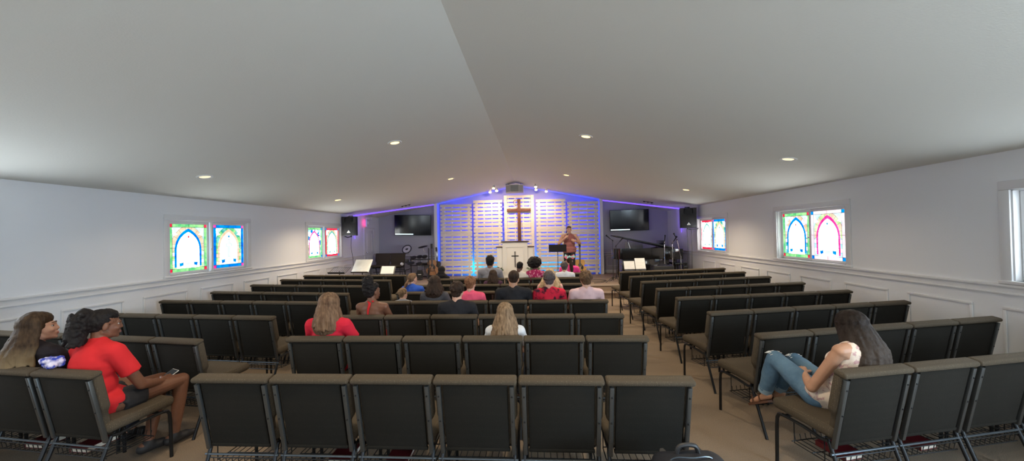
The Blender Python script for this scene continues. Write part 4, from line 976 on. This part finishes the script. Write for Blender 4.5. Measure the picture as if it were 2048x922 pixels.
# --- middle block
sit(('C',1,0), .03, 'person with long light brown hair in a bright red top, seen from behind', sc_(1.25), dict(skin='fair', hair='long', hairc='ltbrown', len=.27, n=150, spread=.06, wave=.010, shirt=cloth('crimson', (.60,.02,.045)), shirtname='blouse', kx=1, wide=1.05, lowneck=True, head=(0,0,4), voxel=.009, hback=.02, hw=1.0))
sit(('C',1,3), .10, 'person with long wavy blond streaked hair in a white top, seen from behind', sc_(1.14), dict(skin='fair', hair='long', hairc='dirty', len=.36, n=170, spread=.09, wave=.016, shirt=cloth('white', (.62,.64,.68)), lowneck=True, voxel=.009, hback=.03, hw=1.05, wid=.010))
sit(('C',2,0), .05, 'person with tall black updo and bare shoulders in a red halter top', sc_(1.24), dict(skin='brown', hair='updo', hairc='black', sleeve='halter', shirt=red, shirtname='halter_top', head=(-28,0,0), lean=(0,-.08), face=True, voxel=.009))
sit(('C',2,2), -.0, 'person with short dark hair in a black t-shirt, second row of heads', sc_(1.23), dict(skin='fair', fem=False, hair='short', hairc='dkbrown', shirt=cloth('black', (.02,.02,.024)), wide=.98, head=(-6,0,2)))
sit(('C',3,0), .09, 'small child with short blond brown hair, head just above the seat', sc_(1.03), dict(skin='fair', fem=False, hair='short', hairc='dirty', shirt=cloth('grey', (.3,.3,.32)), wide=.85, head=(-30,0,0)))
sit(('C',3,1), .02, 'person with long dark wavy hair in a dark grey top', sc_(1.21), dict(skin='fair', hair='long', hairc='dkbrown', len=.20, n=110, spread=.07, wave=.012, shirt=cloth('charcoal', (.075,.072,.08)), vol=1.15, hback=.02, hw=1.15))
sit(('C',3,2), .0, 'person with short ginger hair in a bright pink t-shirt', sc_(1.19), dict(skin='fair', fem=False, hair='short', hairc='ginger', shirt=cloth('pink', (.85,.11,.20)), wide=.92, head=(-12,0,0)))
sit(('C',3,3), .07, 'broad person with short dark hair in a black t-shirt', sc_(1.27), dict(skin='tan', fem=False, hair='cap', hairc='dkbrown', shirt=cloth('black_b', (.022,.022,.026)), wide=1.08, head=(0,0,6)))
sit(('C',3,4), .03, 'person with short ash brown hair in a red and black tie dye shirt', sc_(1.25), dict(skin='fair', fem=False, hair='short', hairc='ash', shirt=cloth('tie_dye', (.60,.02,.05), (.03,.01,.02), scale=9, contrast=(.5,.6)), wide=.95))
sit(('C',3,5), .0, 'person with thick brown hair in a pale pink t-shirt at the row end', sc_(1.24), dict(skin='fair', fem=False, hair='short', hairc='brown', vol=1.1, shirt=cloth('pale_pink', (.72,.50,.52)), wide=1.02, head=(0,0,-3)))
sit(('C',4,0), -.05, 'child with brown ponytail in a royal blue top', sc_(1.17), dict(skin='fair', hair='pony', hairc='ltbrown', shirt=cloth('royal_blue', (.03,.09,.42)), head=(-30,0,0), ponyat=(-.01,-.11,-.02), ponydir=(-.05,-.06,-.14)))
sit(('C',4,4), .07, 'person with voluminous curly blond hair behind the tie dye shirt', sc_(1.20), dict(skin='fair', hair='long', hairc='blond', len=.26, n=160, spread=.13, wave=.022, hw=1.35, wid=.013, shirt=cloth('peach', (.75,.42,.38)), hback=.02))
sit(('C',5,3), -.42, 'person with long straight dark brown hair, head low behind the third row of heads', sc_(1.12), dict(skin='tan', hair='long', hairc='dkbrown', len=.22, n=80, shirt=cloth('plum', (.07,.03,.06)), spread=.06))
sit(('C',6,0), -.02, 'person in a black hooded top by the drum kit side', sc_(1.12), dict(skin='fair', hair='hood', hairc='black', shirt=cloth('hoodie', (.018,.016,.018)), shirtname='hoodie', hood=True, head=(0,-10,0)))
sit(('C',6,2), -.05, 'tall person with curly black hair in a grey t-shirt before the pulpit left', sc_(1.33), dict(skin='brown', fem=False, hair='curly', hairc='black', shirt=cloth('heather', (.27,.27,.31)), wide=1.0))
sit(('C',6,3), .04, 'person with very short black hair in a cream t-shirt, head bowed to the right', sc_(1.20), dict(skin='dark', fem=False, hair='buzz', hairc='black', shirt=cloth('cream', (.70,.64,.58)), wide=.95, head=(-20,-12,8)))
sit(('C',6,4), -.18, 'person with big round black afro in a magenta flowered top', sc_(1.24), dict(skin='brown', hair='afro', hairc='black', shirt=cloth('flowered', (.35,.02,.10), (.65,.25,.35), scale=22, contrast=(.52,.6)), wide=.95, head=(0,0,-10), vol=1.18))
sit(('C',6,5), -.10, 'person with short greyish hair in a white collared shirt', sc_(1.18), dict(skin='fair', fem=False, hair='short', hairc='ash', shirt=cloth('white_b', (.72,.74,.80)), wide=.95, head=(-16,0,0)))
ex = place_chair(1.40, 8.50+.25, 0, 'dark padded church chair, lone one in the middle block nearest the stage', 'church chairs in the middle block')
bt, bJ, bH = person('person with long dark ponytail and a big hair bow in a bright pink top', (1.42, 8.72, 0), 0, sc_(1.26), dict(skin='fair', hair='pony', hairc='dkbrown', ponyw=1.6, ponyat=(.02,-.115,.06), ponydir=(.03,-.03,-.36), shirt=cloth('hot_pink', (.85,.06,.30)), wide=1.05))
b = MB(); q = bH @ Vector((.0,-.12,.11))
for sg in (-1, 1): b.add([q, q+Vector((sg*.10,-.02,.055)), q+Vector((sg*.125,-.025,-.01)), q+Vector((sg*.07,-.03,-.06)), q+Vector((sg*.06,.02,.0))], [(0,1,2,3),(0,4,1),(0,3,4),(1,4,3,2)])
b.ell(q, (.02,.02,.025)); b.build('hair_bow', mat('bow', (.45,.85,.80), .6, c2=(.9,.15,.25), scale=11, contrast=(.48,.52)), bt)

# --- red shirt girl, left block, nearest row, aisle seat
gt, gJ, gH = sit(('L',0,0), -.03, 'person in a red t-shirt with black puff ponytail and bare legs on the left', .955, dict(skin='brown', hair='puff', hairc='black', shirt=red, pants=M['pants'], pantlen=.34, head=(-24,-4,0), face=True, voxel=.0055, hvox=.007, lean=(0,-.03), slouch=1.0, wide=1.0, arm=1.0, curl=.35,
    J=dict(eR=(.215,.075,.655), wR=(.135,.285,.600), dR=(-.25,.95,.05), nR=(-.5,0,-.8), eL=(-.22,.08,.66), wL=(-.02,.30,.585), dL=(.35,.95,.0), nL=(.3,0,-.9), kR=(.13,.44,.555), kL=(-.10,.45,.545), aR=(.10,.40,.10), aL=(.02,.26,.10), hR=(.10,0,.555), hL=(-.09,0,.555), tR=(.15,1,0), tL=(.3,1,0))))
l, a = seatpos(('L',0,0))
e = thing('white_phone', 'small white phone held in the hands of the person in red', 'phone', (0,0,0), a); e.location = Matrix.Translation(l) @ Matrix.Rotation(a, 4, 'Z') @ Vector((.045,.385,.615)); e.rotation_euler = (R(25), R(10), a)
MB().rbox(-.033,.033,-.055,.055,-.004,.004,.003,2).build('phone_body', M['white'], e); MB().rbox(-.030,.030,-.051,.051,.004,.0045,.0005,1).build('screen', M['screen'], e)
# --- long haired woman on the far left
sit(('L',0,1), .0, 'person in profile with long brown hair fading to blond and a black top, far left', .93, dict(skin='fair', hair='long', hairc='ombre', len=.36, n=170, spread=.06, wave=.010, shirt=cloth('black_c', (.02,.016,.02)), head=(-38,6,0), face=True, voxel=.007, lean=(0,-.11), hback=.06, amax=112, wid=.011))
t = thing('tie_dye_bundle', 'small blue and white tie dye cloth bundle on the chair back beside the red shirt', 'cloth bundle', (0,0,0)); t.location = Matrix.Translation(l) @ Matrix.Rotation(a, 4, 'Z') @ Vector((-.19,-.225,.905)); b = MB(); rnd = random.Random(3)
for k in range(26): b.ell((rnd.uniform(-.05,.05), rnd.uniform(-.03,.03), rnd.uniform(-.01,.035)), (.026,.022,.022), None, 10)
remeshed(b, 'cloth', mat('tie_dye_blue', (.03,.06,.45), .8, c2=(.75,.72,.9), scale=26, contrast=(.42,.58)), .005, t, 1, disp=(.006, 60))
# --- woman in jeans on the right
M['top'] = cloth('cream_floral', (.80,.68,.58), (.55,.34,.34), scale=34, contrast=(.55,.62))
wt, wJ, wH = sit(('R',0,0), .05, 'person with long dark hair, cream patterned top and ripped jeans, feet up, on the right', .90, dict(skin='tan', hair='long', hairc='streak', len=.36, n=230, spread=.07, wave=.008, wid=.010, hback=.10, amax=128, hw=1.0, shirt=M['top'], sleeve='none', shirtname='sleeveless_top', lowneck=True, pants=M['denim'], shoes=False, head=(6,-14,0), face=True, voxel=.0055, hvox=.0065, lean=(.07,-.19), slouch=.6, ragged=.2, hc=(.09,-.11,1.065),
    J=dict(eL=(-.18,-.05,.64), wL=(-.05,.13,.67), dL=(.55,.8,.15), nL=(.2,0,-.95), eR=(.24,.02,.66), wR=(.10,.20,.63), dR=(-.4,.9,.1), kL=(-.09,.34,.715), aL=(-.08,.465,.385), kR=(.12,.36,.67), aR=(.06,.475,.385), tL=(-.15,.9,-.5), tR=(-.1,.9,-.5))), dy=.10)
for q in 'LR':
    a_ = wJ['a'+q]; tt = wJ['t'+q].normalized(); b = MB(); n = Vector((0,.45,.9)).normalized()
    side = tt.cross(n).normalized(); base = a_ + Vector((0,0,-.072)) 
    o_ = [(-.05,-.026),(-.03,-.034),(.05,-.036),(.12,-.040),(.155,-.025),(.16,.01),(.12,.038),(.05,.030),(-.03,.032),(-.05,.024)]
    up_ = side.cross(tt)*1; 
    if up_.z < 0: up_ = -up_
    vs = [base + tt*u + side*v_ for u, v_ in o_]; vs2 = [v_ - up_*.018 for v_ in vs]; k = len(o_)
    b.add(vs+vs2, [tuple(range(k)), tuple(range(2*k-1,k-1,-1))]+[(i,i+k,(i+1)%k+k,(i+1)%k) for i in range(k)])
    for u in (.02, .09): b.tube([base+tt*u+side*.036, base+tt*u+side*.02+up_*.055, base+tt*u-side*.02+up_*.055, base+tt*u-side*.036], .007, 6)
    b.build('sandal', mat('sandal_brown_'+q, (.10,.04,.02), .6), wt)
    k_ = wJ['k'+q]; b = MB(); rnd = random.Random(5)
    for i in range(26):
        c = k_ + Vector((rnd.uniform(-.04,.04), .012+rnd.uniform(-.03,.03), .056)); c.z -= (abs(c.x-k_.x)**2)*6+ abs(c.y-k_.y-.012)*.35
        b.tube([c+Vector((-.022,0,-.002)), c+Vector((0,rnd.uniform(-.004,.004),.004)), c+Vector((.022,0,-.002))], .0022, 5)
    b.build('ripped_threads', M['paper'], wt)
    ca = lerp(wJ['k'+q], wJ['a'+q], .90); ax = (wJ['a'+q]-wJ['k'+q]).normalized(); b = MB(); b.tube([ca-ax*.02, ca+ax*.025], [.059*.9,.057*.9], 18, cap=False); b.build('rolled_cuff', mat('denim_light_'+q, (.22,.33,.42), .85), wt, fix=False)
# --- speaking woman on stage
sj = dict(hL=(-.09,0,.90), hR=(.09,0,.90), kL=(-.10,.02,.50), kR=(.11,.0,.50), aL=(-.11,0,.09), aR=(.13,-.02,.09), tL=(-.25,1,0), tR=(.25,1,0),
          eL=(-.33,.0,1.14), wL=(-.17,.20,1.22), dL=(.8,.2,.25), nL=(.1,-.9,.1), eR=(.33,.03,1.13), wR=(.15,.23,1.31), dR=(-.55,.25,.6), nR=(-.5,-.7,-.2))
st, sJ, sH = person('person standing on the stage holding a microphone, mauve top and black trousers', (1.70, 11.75, SZ), PI, 1.0, dict(skin='fair', hair='pony', hairc='brown', seat=.86, shirt=cloth('mauve', (.30,.12,.12)), sleeve='none', shirtname='sleeveless_top', lowneck=True, hem=True, pants=M['pants'], wide=1.22, arm=1.2, lean=(0,.0), face=True, voxel=.008, J={k: (v[0], v[1], v[2]) for k, v in sj.items()}, ponydir=(.06,-.02,-.16), head=(8,0,0), curl=1.2))
t = thing('handheld_microphone', 'silver headed handheld microphone held by the standing person', 'microphone', (1.70, 11.75, SZ), PI)
w_ = sJ['wR']+sJ['dR'].normalized()*.095+Vector((-.005,-.018,0)); MB().cone(w_+Vector((.03,.03,-.10)), w_+Vector((-.015,-.01,.06)), .011, .015, 12).build('handle', M['black'], t); MB().ell(w_+Vector((-.022,-.014,.088)), (.026,.026,.028)).build('grille_ball', M['chrome'], t)

# ------------------------------------------------------------------ backpack, books
t = thing('backpack', 'black backpack standing behind the right end of the nearest middle row', 'backpack', (1.46, 2.03, 0), R(4))
b = MB(); b.rbox(-.19, .19, -.10, .10, .0, .58, .07, 4); b.rbox(-.15,.15,-.15,-.06,.05,.38,.05,3); remeshed(b, 'pack_body', mat('nylon', (.012,.013,.018), .55, bump=.3, bscale=30), .01, t, 3, disp=(.008, 8))
MB().tube(spline([(-.06,.02,.57),(-.04,.02,.62),(.04,.02,.62),(.06,.02,.57)]), .012, 8).build('top_handle', M['black'], t)
MB().tube(spline([(-.17,-.02,.50),(-.1,-.03,.585),(.0,-.04,.592),(.1,-.03,.585),(.17,-.02,.50)]), .004, 6).build('zipper', M['bar'], t)
for x in (-.1,.1): MB().tube(spline([(x,.10,.55),(x*1.1,.16,.4),(x*1.2,.12,.15)]), .018, 6).build('shoulder_strap', M['black'], t)
M['bookred'] = mat('dark_red_cover', (.10,.008,.012), .4); M['booknavy'] = mat('cream_pages', (.6,.56,.48), .7)
def book(key, dx, m, label, w=.15):
    l, a = seatpos(key); p = Matrix.Translation(l) @ Matrix.Rotation(a, 4, 'Z') @ Vector((dx, -.06, .242)); t = thing('hymn_book', label, 'book', p, a+R(3))
    MB().rbox(-w/2, w/2, -.10, .10, 0, .004, .001, 1).rbox(-w/2, w/2, -.10, .10, .034, .038, .001, 1).rbox(-w/2, -w/2+.004, -.10, .10, 0, .038, .001, 1).build('cover', m, t)
    MB().box(-w/2+.004, w/2-.005, -.094, .094, .004, .034).build('page_block', M['booknavy'], t)
for key, dx, lab in ((('C',0,1), .12, 'dark red book in the rack under the second nearest middle chair'), (('C',0,2), -.02, 'dark red book in the rack under the third nearest middle chair'),
                     (('L',0,0), -.06, 'thick book in the rack under the chair of the person in red'), (('L',0,1), .05, 'thick book in the rack under the far left chair'), (('R',0,0), -.05, 'book in the rack under the chair of the person in jeans'), (('R',0,1), .02, 'book in the rack under the nearest right chair, second from aisle')):
    book(key, dx, M['bookred'], lab)
# ------------------------------------------------------------------ lights
M['lamp'] = emis('warm_lamp', (1,.66,.22), 2.2); M['lampdim'] = emis('warm_lamp_dim', (1,.78,.5), .8)
def roof_tilt(x): return -math.atan((ZR-ZE)/(-XL)) if x < 0 else math.atan((ZR-ZE)/XR)
def downlight(x, y, power, label, group='recessed ceiling downlights', rad=.085, spot=True):
    t = thing('recessed_downlight', label, 'ceiling light', (x, y, roofz(x)), 0, group)
    t.rotation_euler = (0, roof_tilt(x), 0)
    MB().lathe([(rad-.018,-.004),(rad-.004,-.012),(rad+.016,-.010),(rad+.022,-.002),(rad+.022,.001),(rad-.018,.001)], 32).build('trim_ring', M['white'], t)
    MB().lathe([(0,-.006),(rad-.02,-.006),(rad-.015,-.001),(0,-.001)], 28).build('lamp_lens', M['lamp'] if power > 30 else M['lampdim'], t)
    l = bpy.data.lights.new('downlight', 'SPOT'); l.energy = power; l.color = (1,.80,.55); l.spot_size = R(150); l.spot_blend = .8; l.shadow_soft_size = .07
    o = bpy.data.objects.new('downlight', l); COL.objects.link(o); o.parent = t; o.location = (0, 0, -.03)
for nm, x, y, p in (('left of the ridge nearer the camera', -1.49, 5.6, 85), ('right of the ridge nearer the camera', 1.46, 5.7, 85), ('left of the ridge nearer the stage', -1.49, 9.35, 190), ('right of the ridge nearer the stage', 1.46, 9.4, 190),
                 ('above the left wall windows nearer the camera', -4.15, 5.1, 26), ('above the right wall windows nearer the camera', 4.14, 5.3, 26), ('low on the left slope near the stage', -4.16, 8.75, 110), ('low on the right slope near the stage', 4.15, 8.8, 110),
                 ('left of the ridge above the camera', -1.49, 1.6, 85), ('right of the ridge above the camera', 1.45, 1.75, 85), ('left slope beside the camera', -4.15, 1.4, 26), ('right slope beside the camera', 4.15, 1.5, 26)):
    downlight(x, y, p, 'round recessed downlight, ' + nm)

vs = scene.view_settings; vs.view_transform = 'Standard'; vs.look = 'None'; vs.gamma = 1; vs.exposure = .82; vs.use_curve_mapping = False
w = bpy.data.worlds.new('world'); scene.world = w; w.use_nodes = True
w.node_tree.nodes['Background'].inputs[0].default_value = (.6,.75,1,1); w.node_tree.nodes['Background'].inputs[1].default_value = .6
scene.cycles.max_bounces = 8; scene.cycles.diffuse_bounces = 5; scene.cycles.glossy_bounces = 3
scene.cycles.caustics_reflective = False; scene.cycles.caustics_refractive = False
